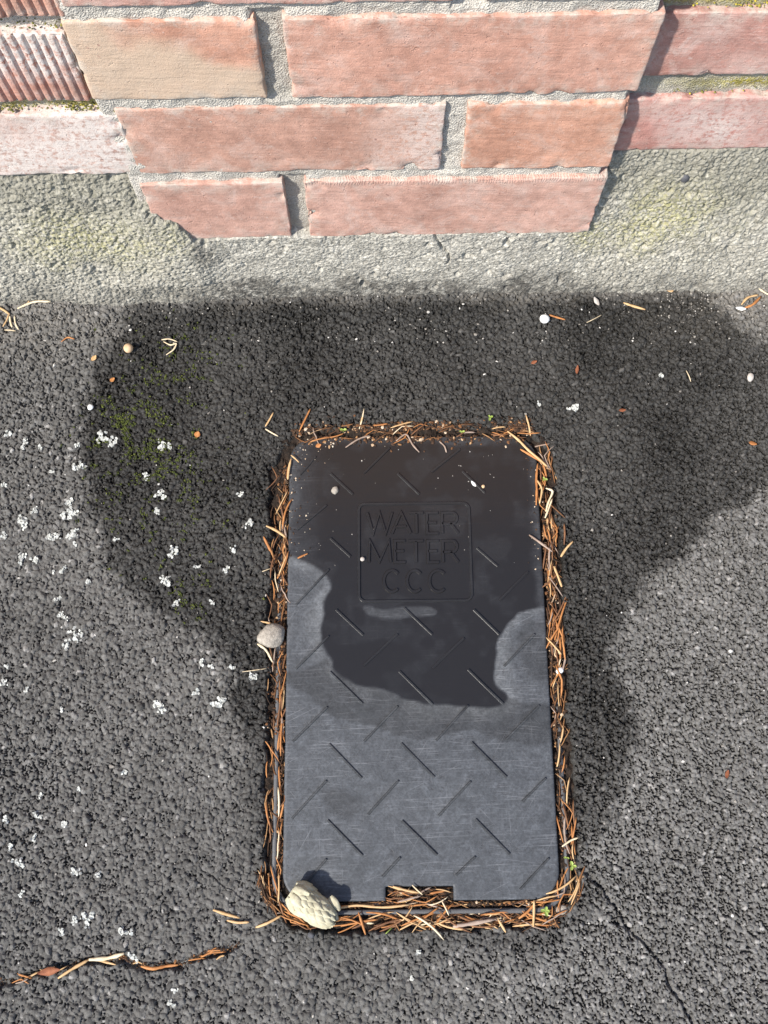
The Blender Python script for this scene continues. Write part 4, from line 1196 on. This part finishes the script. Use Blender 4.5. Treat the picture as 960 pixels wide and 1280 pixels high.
def flake(px, py, w, h, rot, mat, label, name='husk', cat='husk', z=None, curl=0.25, group=None):
    """thin curled scrap of leaf or bark"""
    g = gp(px, py); L, W = w * MMPX, h * MMPX
    us = np.linspace(-0.5, 0.5, 7); top, bot = [], []
    for u in us:
        hw = W / 2 * max(0.12, (1 - (2 * abs(u)) ** 2.2)) * random.uniform(0.85, 1.15)
        for v in (-1, 0, 1):
            z_ = curl * W * (v * v) * 0.6 + curl * L * u * u * 0.6
            top.append((u * L, v * hw, z_)); bot.append((u * L, v * hw, z_ - 0.0004))
    n = len(top); Q = grid_quads(3, 7).tolist()
    F = [tuple(q) for q in Q] + [tuple(n + i for i in reversed(q)) for q in Q]
    for j in range(6): a, b = 3 * j, 3 * j + 3; F += [(a, n + a, n + b, b)[::-1], (a + 2, b + 2, n + b + 2, n + a + 2)[::-1]]
    F += [(0, 1, n + 1, n), (1, 2, n + 2, n + 1), (18, n + 18, n + 19, 19), (19, n + 19, n + 20, 20)]
    me = bpy.data.meshes.new(name); me.from_pydata(top + bot, [], F)
    for p in me.polygons: p.use_smooth = True
    o = link(name, me, mat)
    zz = gzmax(g[0], g[1], max(L, W) * 0.4) if z is None else z
    o.location = (g[0], g[1], zz + 0.0005); o.rotation_euler = (random.uniform(-.15, .15), random.uniform(-.15, .15), rot)
    return tag(o, label, cat, group)
flake(592, 605, 10, 4, -0.9, M_WHITE, 'pinkish white seed husk lying on a tread bar of the wet lid', z=LID_Z + 0.0008)
flake(63, 1213, 26, 9, 0.15, M_RED, 'reddish brown bark scrap in the crack beside a straw stem')
flake(745, 378, 14, 6, -1.1, M_FLAKE, 'pale grey curled flake on the asphalt under the pier corner')
flake(721, 463, 13, 5, 1.4, M_RED, 'orange brown husk standing on the wet asphalt')
flake(667, 454, 9, 5, 0.4, M_RED, 'small russet husk on wet asphalt between pier and lid')
flake(777, 514, 10, 5, 0.1, M_RED, 'dark russet bud scale beside the lichen on wet asphalt')
flake(940, 555, 11, 6, -0.3, M_NEEDLE[0], 'bright orange bud scale at the outer edge of the wet stain')
flake(247, 544, 9, 8, 1.2, M_NEEDLE[0], 'small orange leaf scrap on the mossy wet asphalt')
flake(908, 968, 11, 5, 1.2, M_RED, 'tiny brown leaf scrap alone on the dry asphalt')
flake(837, 364, 12, 8, 0.4, M_NEEDLE[1], 'tan leaf scrap against the foot of the footing')
flake(925, 387, 14, 6, -0.2, M_WHITE, 'white curled flake beside the orange needles at the wall')
flake(410, 1150, 10, 16, 0.2, M_NEEDLE[3], 'cream coloured husk among the needles beside the cone', z=0.0)
flake(398, 557, 8, 6, 0.3, M_NEEDLE[0], 'orange star-shaped scrap on the wet lid edge', z=LID_Z)
flake(118, 449, 10, 7, 0.9, M_NEEDLE[1], 'tan crumpled scrap on asphalt left of the berry')
flake(141, 476, 8, 6, 0.9, M_NEEDLE[0], 'rusty scrap on mossy asphalt below the berry')

def twig(pts, w, mat, label, name='dry_stem', cat='stem', z=None, group=None):
    """a dry stem following a line on the ground"""
    w = w * 0.74
    P = [gp(a, b) for a, b in pts]
    Z = [gzmax(p[0], p[1], 0.0022) + w * 0.35 for p in P] if z is None else [z] * len(P)
    P = [np.array((p[0], p[1], q)) for p, q in zip(P, Z)]
    fine = []
    for i in range(len(P) - 1):
        for k in range(4): fine.append(P[i] * (1 - k / 4) + P[i + 1] * k / 4)
    fine.append(P[-1]); n = len(fine); sides = 6
    fine = np.array(fine); base = fine[0].copy()
    sm = fine.copy()
    for _ in range(2): sm[1:-1] = 0.5 * sm[1:-1] + 0.25 * (sm[:-2] + sm[2:])
    V, F = [], []
    for i in range(n):
        t = sm[min(i + 1, n - 1)] - sm[max(i - 1, 0)]; t /= np.linalg.norm(t)
        s = np.cross(t, (0, 0, 1)); s /= np.linalg.norm(s); u = np.cross(s, t)
        r = w / 2 * (0.55 + 0.45 * min(1, 6 * i / n, 6 * (n - 1 - i) / n)) * random.uniform(0.8, 1.2)
        for k in range(sides):
            q = 2 * math.pi * k / sides
            V.append(tuple(sm[i] - base + s * r * math.cos(q) + u * r * 0.7 * math.sin(q)))
    for i in range(n - 1):
        for k in range(sides):
            k2 = (k + 1) % sides; F.append((i * sides + k, i * sides + k2, (i + 1) * sides + k2, (i + 1) * sides + k))
    F.append(tuple(reversed(range(sides)))); F.append(tuple(range((n - 1) * sides, n * sides)))
    me = bpy.data.meshes.new(name); me.from_pydata([tuple(map(float, v)) for v in V], [], F)
    for p in me.polygons: p.use_smooth = True
    o = link(name, me, mat); o.location = tuple(map(float, base))
    return tag(o, label, cat, group)
N0, N1, N2, N3, N4 = M_NEEDLE
twig([(74, 1222), (92, 1210), (112, 1199)], 0.0030, N1, 'tan dry stem lying along the crack beside the bark scrap')
twig([(112, 1199), (135, 1198), (156, 1191)], 0.0042, N3, 'straw coloured split stem lying along the crack by the lichen')
twig([(118, 1199), (134, 1203), (146, 1205)], 0.0022, N1, 'thin tan splinter under the straw coloured stem')
twig([(176, 1208), (192, 1211), (205, 1208), (223, 1206)], 0.0032, N0, 'knobbly orange twig lying in the crack')
twig([(20, 1229), (28, 1227), (36, 1223)], 0.0014, N4, 'thin grey splinter in the open end of the crack')
twig([(271, 1199), (276, 1195), (281, 1194)], 0.0018, N1, 'short tan curl at the end of the crack')
twig([(267, 1137), (283, 1142), (300, 1147)], 0.0030, N1, 'tan needle pair, the upper one, beside the cone end of the lid')
twig([(284, 1150), (298, 1153), (312, 1152)], 0.0026, N1, 'short tan needle below the needle pair on the asphalt')
twig([(320, 1159), (336, 1153), (352, 1144)], 0.0028, N1, 'tan needle pointing at the cone from the asphalt')
twig([(347, 1141), (360, 1141), (372, 1142)], 0.0016, N4, 'thin grey brown splinter running under the cone')
twig([(23, 387), (42, 380), (52, 379), (65, 379)], 0.0030, N3, 'bleached split stem on the asphalt at the foot of the footing')
twig([(11, 372), (24, 375), (36, 377)], 0.0016, N3, 'slim pale needle touching the foot of the footing')
twig([(38, 370), (39, 377), (36, 382)], 0.0016, N1, 'short upright needle crossing the bleached stem')
twig([(-4, 384), (6, 389), (13, 394)], 0.0028, N1, 'tan needle leaving the frayed needle clump by the footing')
twig([(12, 393), (9, 402), (5, 410)], 0.0022, N1, 'tan prong of the frayed needle clump')
twig([(13, 396), (14, 404), (16, 410)], 0.0024, N3, 'pale prong of the frayed needle clump')
twig([(19, 396), (20, 406), (24, 413)], 0.0020, N3, 'bent pale prong of the frayed needle clump')
twig([(6, 413), (14, 414), (21, 415)], 0.0014, N3, 'thin straight splinter below the frayed needle clump')
twig([(77, 428), (85, 422), (94, 425)], 0.0018, N0, 'small arched orange needle on the greyer asphalt')
twig([(686, 395), (695, 398), (706, 401)], 0.0026, N0, 'lone orange needle beside the round white pebble')
twig([(779, 379), (790, 383), (806, 388)], 0.0030, N1, 'lone tan needle on the asphalt in front of the pier corner')
twig([(664, 364), (676, 364), (688, 364)], 0.0024, N0, 'orange needle lying along the foot of the pier')
twig([(926, 382), (933, 373), (947, 370)], 0.0028, N1, 'arched tan needle against the footing')
twig([(946, 362), (955, 368), (968, 374)], 0.0026, N3, 'pale needle crossing above the arched tan needle')
twig([(942, 358), (950, 359), (957, 361)], 0.0018, N3, 'short white splinter at the footing above the arched needle')
twig([(930, 386), (940, 383), (950, 372)], 0.0034, N0, 'broad orange scrap under the arched tan needle')
twig([(205, 428), (214, 433), (222, 429), (218, 438), (208, 444)], 0.0020, N3, 'pale looped stem on the wet asphalt beside the moss')
twig([(202, 425), (212, 424), (222, 428)], 0.0016, N3, 'short white splinter above the looped stem')
twig([(733, 404), (742, 400), (752, 394)], 0.0009, N3, 'hair-thin pale stem on wet asphalt right of the pebble')
twig([(857, 464), (861, 472), (863, 478)], 0.0010, N3, 'thin pale bristle on the wet asphalt')
twig([(332, 534), (337, 526), (342, 517)], 0.0022, N1, 'tan needle standing off the lid corner by the wall end')
twig([(332, 537), (340, 542), (348, 546)], 0.0018, N3, 'pale hooked needle below the tan one at the lid corner')
twig([(374, 540), (381, 526), (388, 512)], 0.0024, N0, 'orange needle on the asphalt just off the lid end')
twig([(657, 520), (661, 533), (663, 545)], 0.0022, N1, 'tan needle meeting the far lid corner from the wall side')
twig([(660, 556), (674, 556), (687, 555)], 0.0016, N4, 'grey brown needle crossing the far lid corner')
twig([(634, 540), (648, 551), (660, 564), (675, 576), (683, 584)], 0.0030, N1, 'long tan needle curving over the far lid corner', z=0.0022)
twig([(650, 562), (664, 570), (678, 579)], 0.0026, N0, 'orange needle under the long curved one at the lid corner', z=0.0012)
twig([(672, 580), (670, 598), (671, 615), (670, 632)], 0.0026, N0, 'orange needle lying on the lid edge below the far corner', z=0.0010)
twig([(671, 601), (678, 612), (674, 630)], 0.0024, N1, 'tan needle forked against the lid edge below the far corner', z=0.0018)
twig([(682, 611), (692, 614), (685, 628), (682, 640)], 0.0024, N3, 'pale bent needle outside the lid edge', z=0.0016)
twig([(690, 624), (685, 638), (681, 648)], 0.0020, N3, 'pale straight needle below the bent one outside the lid', z=0.0012)
twig([(661, 669), (674, 678), (690, 690)], 0.0024, N4, 'grey brown twig lying across the lid edge', z=0.0014)
twig([(705, 655), (706, 668), (705, 681)], 0.0022, N2, 'dark brown twig standing beside the tan scrap')
twig([(716, 677), (708, 685), (701, 696)], 0.0028, N1, 'tan scrap lying across the asphalt edge by the dark twig')
twig([(692, 708), (697, 720), (702, 734)], 0.0026, N1, 'tan needle inside the gap below the crossed twigs', z=0.0012)
twig([(333, 658), (345, 663), (357, 672)], 0.0030, N1, 'thick tan needle pointing at the lid near its dry patch', z=0.0016)
twig([(330, 672), (337, 686), (346, 704), (349, 716)], 0.0030, N0, 'orange curved needle on the asphalt edge beside the lid')
twig([(328, 715), (338, 711), (346, 707)], 0.0010, N3, 'thin white splinter crossing the orange curved needle')
twig([(372, 698), (378, 695), (385, 692)], 0.0020, N0, 'short orange needle lying on the lid beside the dry patch', z=LID_Z + 0.0012)
twig([(360, 600), (361, 588), (364, 574)], 0.0026, N1, 'tan needle leaning on the lid corner by the crumbs', z=0.0015)
twig([(364, 570), (369, 574), (374, 579)], 0.0018, N1, 'short tan needle at the top of the leaning one', z=0.0024)
twig([(322, 805), (333, 812), (341, 828)], 0.0026, N3, 'cream curved needle below the pale stone', z=0.0012)
twig([(326, 777), (337, 779), (349, 784)], 0.0020, N1, 'tan needle just above the pale stone', z=0.0014)
twig([(303, 840), (318, 838), (333, 836)], 0.0008, N3, 'hair-thin white stem on asphalt below the pale stone')
twig([(702, 1058), (713, 1050), (722, 1047)], 0.0024, N3, 'cream splinter standing off the gap above the green seedling', z=0.0018)
twig([(566, 1158), (590, 1154), (618, 1149)], 0.0042, N4, 'thick grey brown twig outside the rim at the notched end', z=0.0014)
twig([(622, 1148), (632, 1165)], 0.0022, N1, 'tan needle sticking out beyond the thick twig', z=0.0014)
twig([(667, 1125), (667, 1140), (666, 1158)], 0.0026, N1, 'tan needle sticking across the rim near the seedling corner', z=0.0022)
twig([(648, 1148), (660, 1139), (668, 1129)], 0.0026, N0, 'orange needle crossing the rim near the seedling corner', z=0.0016)
twig([(448, 1140), (452, 1152), (457, 1168)], 0.0024, N0, 'orange needle sticking out over the asphalt beside the husk', z=0.0012)
twig([(491, 1108), (507, 1113), (524, 1116)], 0.0026, N1, 'tan needle lying across the finger notch', z=0.0002)
twig([(515, 1106), (521, 1112), (528, 1118)], 0.0014, N3, 'white splinter lying in the finger notch', z=0.0014)
twig([(552, 1126), (557, 1135), (561, 1144)], 0.0014, N3, 'white splinter crossing the rim below the notch', z=0.0010)
twig([(420, 1136), (445, 1131), (478, 1135), (512, 1131)], 0.0024, N1, 'long tan needle between rim and lid beside the cone', z=-0.0004)
twig([(495, 552), (508, 541), (515, 556), (524, 566)], 0.0020, N4, 'grey brown folded leaf stalk over the lid end', z=0.0014)
twig([(549, 552), (556, 558), (558, 566)], 0.0018, N4, 'short grey brown stalk hanging on the wet lid end', z=0.0008)
twig([(432, 560), (448, 549), (462, 545)], 0.0020, N4, 'grey brown stalk leaning over the lid end by the needles', z=0.0014)

# ------------------------------------------------------------------ lichen, moss, seedlings, grit
LICHEN = [(133, 549, 28, 1), (206, 554, 22, 1), (100, 584, 18, 1), (182, 596, 10, 1), (201, 620, 16, 1), (199, 639, 10, 1), (88, 637, 28, 0), (94, 672, 22, 0), (67, 676, 20, 0), (26, 654, 20, 0), (43, 638, 11, 0), (4, 672, 14, 0),
          (28, 699, 16, 0), (44, 700, 12, 0), (80, 713, 11, 0), (68, 715, 7, 0), (110, 725, 11, 0), (215, 689, 18, 1), (208, 725, 17, 1), (219, 753, 12, 1), (73, 749, 9, 0), (80, 772, 16, 0), (94, 794, 20, 0), (309, 654, 14, 1), (292, 687, 9, 1),
          (300, 617, 9, 1), (247, 709, 10, 1), (266, 752, 7, 1), (146, 675, 8, 1), (30, 562, 10, 0), (10, 543, 10, 0), (32, 552, 8, 0), (52, 559, 8, 0), (99, 558, 9, 0), (6, 606, 8, 0), (65, 590, 7, 0), (283, 712, 9, 1),
          (204, 881, 22, 0), (275, 883, 24, 0), (251, 828, 12, 0), (264, 832, 8, 0), (289, 834, 9, 0), (313, 849, 18, 1), (245, 867, 10, 0), (86, 806, 14, 0), (7, 833, 9, 0), (5, 855, 11, 0), (34, 862, 8, 0), (77, 888, 7, 0), (157, 967, 9, 0), (99, 985, 7, 0),
          (46, 1021, 12, 0), (77, 1032, 12, 0), (49, 995, 8, 0), (43, 1046, 10, 0), (22, 1079, 16, 0), (96, 1089, 12, 0), (111, 1150, 20, 0), (92, 1150, 10, 0), (157, 1165, 16, 0), (164, 1198, 15, 0), (77, 1164, 8, 0), (215, 1255, 10, 0), (8, 1025, 9, 0),
          (11, 1059, 9, 0), (27, 1117, 8, 0), (124, 1092, 7, 0), (219, 1237, 7, 0), (714, 510, 17, 2), (672, 505, 7, 2), (826, 470, 6, 2), (523, 1190, 7, 0), (515, 1222, 6, 0)]
def lichen_obj(px, py, d, where, seed):
    rg = random.Random(seed); g = gp(px, py); R = d * MMPX / 2 * 1.1
    V, F = [], []
    nl = max(5, int(d * 2.0))
    arms = [rg.uniform(0, 6.28) for _ in range(rg.randint(3, 5))]
    for k in range(nl):
        a = rg.choice(arms) + rg.gauss(0, 0.28); q = rg.random() ** 0.8 * 0.92
        cx, cy = R * q * math.cos(a), R * q * math.sin(a)
        r = rg.uniform(0.0006, 0.0014) * (0.75 + 0.018 * d)
        cz = gz(g[0] + cx, g[1] + cy)
        cz = 0.5 * cz + 0.5 * gzmax(g[0] + cx, g[1] + cy, 0.0012)
        b = len(V); n = 7; tx, ty = rg.gauss(0, .45), rg.gauss(0, .45)
        V.append((cx, cy, cz + 0.0006))
        ring = [rg.uniform(0.6, 1.25) for _ in range(n)]
        for kk in range(n):
            t = 6.283 * kk / n; x_, y_ = r * ring[kk] * math.cos(t), r * ring[kk] * math.sin(t)
            V.append((cx + x_, cy + y_, cz + 0.0006 + tx * x_ + ty * y_ - 0.0001))
        for kk in range(n):
            t = 6.283 * kk / n; x_, y_ = r * 0.8 * ring[kk] * math.cos(t), r * 0.8 * ring[kk] * math.sin(t)
            V.append((cx + x_, cy + y_, cz - 0.0010))
        for kk in range(n):
            k2 = (kk + 1) % n
            F.append((b, b + 1 + kk, b + 1 + k2)); F.append((b + 1 + kk, b + 1 + n + kk, b + 1 + n + k2, b + 1 + k2))
    me = bpy.data.meshes.new('lichen'); me.from_pydata(V, [], F)
    o = link('lichen', me, M_LICHEN); o.location = (g[0], g[1], 0)
    lab = ['pale crusty lichen rosette on the dry grey asphalt', 'pale crusty lichen rosette on the dark wet mossy asphalt', 'small white lichen speck on the wet asphalt away from the moss'][where]
    tag(o, lab, 'lichen', ['lichen on the dry asphalt', 'lichen on the wet asphalt', 'lichen away from the moss'][where])
for i, a in enumerate(LICHEN): lichen_obj(*a, 300 + i)

def ground_moss():
    cs, sz, tn = [], [], []
    for (px, py, rad, n) in ((150, 520, 34, 300), (188, 540, 40, 420), (190, 590, 38, 230), (235, 465, 34, 150), (130, 560, 30, 150), (240, 745, 26, 110), (205, 450, 50, 160), (230, 640, 55, 160), (215, 570, 45, 200), (170, 610, 50, 110)):
        for _ in range(n):
            g = gp(px + random.gauss(0, rad * .75), py + random.gauss(0, rad * .75))
            if vn2(np.array(g[0]), np.array(g[1]), 0.010, 8) < -0.02: continue
            h, hm = gz(g[0], g[1]), gzmax(g[0], g[1], 0.003)
            if hm - h < 0.0003: continue
            for _k in range(random.randint(2, 4)):
                cs.append((g[0] + random.gauss(0, 0.0007), g[1] + random.gauss(0, 0.0007), h + 0.0004)); sz.append(random.uniform(0.0003, 0.0008)); tn.append(random.betavariate(2, 2.5))
    o = link('ground_moss', blob_mesh('ground_moss', cs, sz, tn, 9, M_MOSS, seg=5, flat=1.0), M_MOSS)
    o['kind'] = 'stuff'; o['label'] = 'green moss growing between the stones of the wet asphalt'; o['category'] = 'moss'
ground_moss()

def grit():
    cs, sz, tn = [], [], []
    for _ in range(620):
        px, py = random.uniform(0, 960), random.uniform(372, 1280)
        if random.random() < .35: py = random.uniform(366, 430)
        g = gp(px, py)
        if hole_sd(np.array(g[0]), np.array(g[1])) < 0.001: continue
        s = random.uniform(0.0003, 0.0009) * (1.5 if random.random() < .1 else 1)
        cs.append((g[0], g[1], gz(g[0], g[1]) + s * 0.4)); sz.append(s); tn.append(random.random())
    for _ in range(520):
        px = random.choice((random.uniform(820, 960), random.uniform(0, 110), random.uniform(0, 960))); py = 372 - px * 0.016 + abs(random.gauss(0, 22 if px > 820 or px < 110 else 8))
        g = gp(px, py); s = random.uniform(0.0003, 0.0009)
        cs.append((g[0], g[1], gz(g[0], g[1]) + s * 0.4)); sz.append(s); tn.append(random.uniform(0, 0.6))
    for _ in range(55):
        px, py = random.choice((random.uniform(365, 668), random.gauss(610, 30), random.gauss(390, 25))), random.triangular(552, 760, 575)
        g = gp(px, py)
        if lid_sd(np.array(g[0]), np.array(g[1])) > -0.004: continue
        s = random.uniform(0.00018, 0.00045); cs.append((g[0], g[1], LID_Z + s * 0.5)); sz.append(s); tn.append(random.uniform(0.3, 1))
    o = link('grit', blob_mesh('grit', cs, sz, tn, 13, M_GRIT, seg=5, flat=0.7, smooth=False), M_GRIT)
    o['kind'] = 'stuff'; o['label'] = 'pale grit specks scattered over asphalt and lid'; o['category'] = 'grit'
grit()

def seedling(px, py, size, n, label, z=0.0, mat=None):
    g = gp(px, py); r = empty('seedling', (g[0], g[1], z)); tag(r, label, 'seedling')
    bm = bmesh.new(); bmesh.ops.create_cone(bm, segments=6, radius1=0.0005, radius2=0.0004, depth=0.006, cap_ends=True, matrix=Matrix.Translation((0, 0, -0.001)))
    me = bpy.data.meshes.new('stalk'); bm.to_mesh(me); bm.free(); link('stalk', me, mat or M_GREEN, r)
    for k in range(n):
        a = 6.283 * k / n + random.uniform(-.4, .4); L = size * 0.62 * MMPX * random.uniform(0.8, 1.2); W = L * 0.42
        V = [(0, 0, 0), (L * .35, W * .8, .0004), (L * .35, 0, -.0003), (L * .35, -W * .8, .0004), (L * .8, W * .7, .0003), (L * .8, 0, -.0002), (L * .8, -W * .7, .0003), (L, 0, 0)]
        F = [(0, 2, 1), (0, 3, 2), (1, 2, 5, 4), (2, 3, 6, 5), (4, 5, 7), (5, 6, 7)]
        nv = len(V); V2 = V + [(x, y, zz - .00035) for x, y, zz in V]; F2 = F + [tuple(nv + i for i in reversed(f)) for f in F]
        bd = [0, 3, 6, 7, 4, 1]
        F2 += [(bd[i], nv + bd[i], nv + bd[(i + 1) % 6], bd[(i + 1) % 6]) for i in range(6)]
        me = bpy.data.meshes.new('leaf'); me.from_pydata(V2, [], F2)
        o = link('leaf', me, mat or M_GREEN, r); o.location = (0, 0, 0.0022); o.rotation_euler = (0, -0.25, a)
seedling(715, 1082, 9, 3, 'bright green seedling at the edge of the gap by the lid corner')
seedling(708, 1072, 6, 2, 'small green shoot among the needles above the larger seedling', z=-0.001)
seedling(681, 1138, 9, 4, 'pale green seedling beside the flat grey pebble')
seedling(612, 523, 7, 3, 'tiny yellow green sprout on the asphalt at the lid end towards the wall')
seedling(680, 600, 6, 3, 'green sprout among needles beside the far lid corner')
seedling(429, 538, 8, 2, 'yellow green leaflet in the litter at the lid end')
seedling(577, 541, 6, 2, 'small green leaf caught at the middle of the lid end')
twig([(482, 1167), (490, 1160), (496, 1152)], 0.0014, M_GREEN, 'green grass blade growing out beside the rim at the notched end', 'grass_blade', 'grass blade')
twig([(449, 537), (453, 525), (455, 512)], 0.0016, N3, 'straw coloured grass blade on asphalt at the lid end', 'grass_blade', 'grass blade')
twig([(444, 545), (451, 531), (454, 519)], 0.0020, N1, 'tan grass blade beside the straw coloured one', 'grass_blade', 'grass blade')
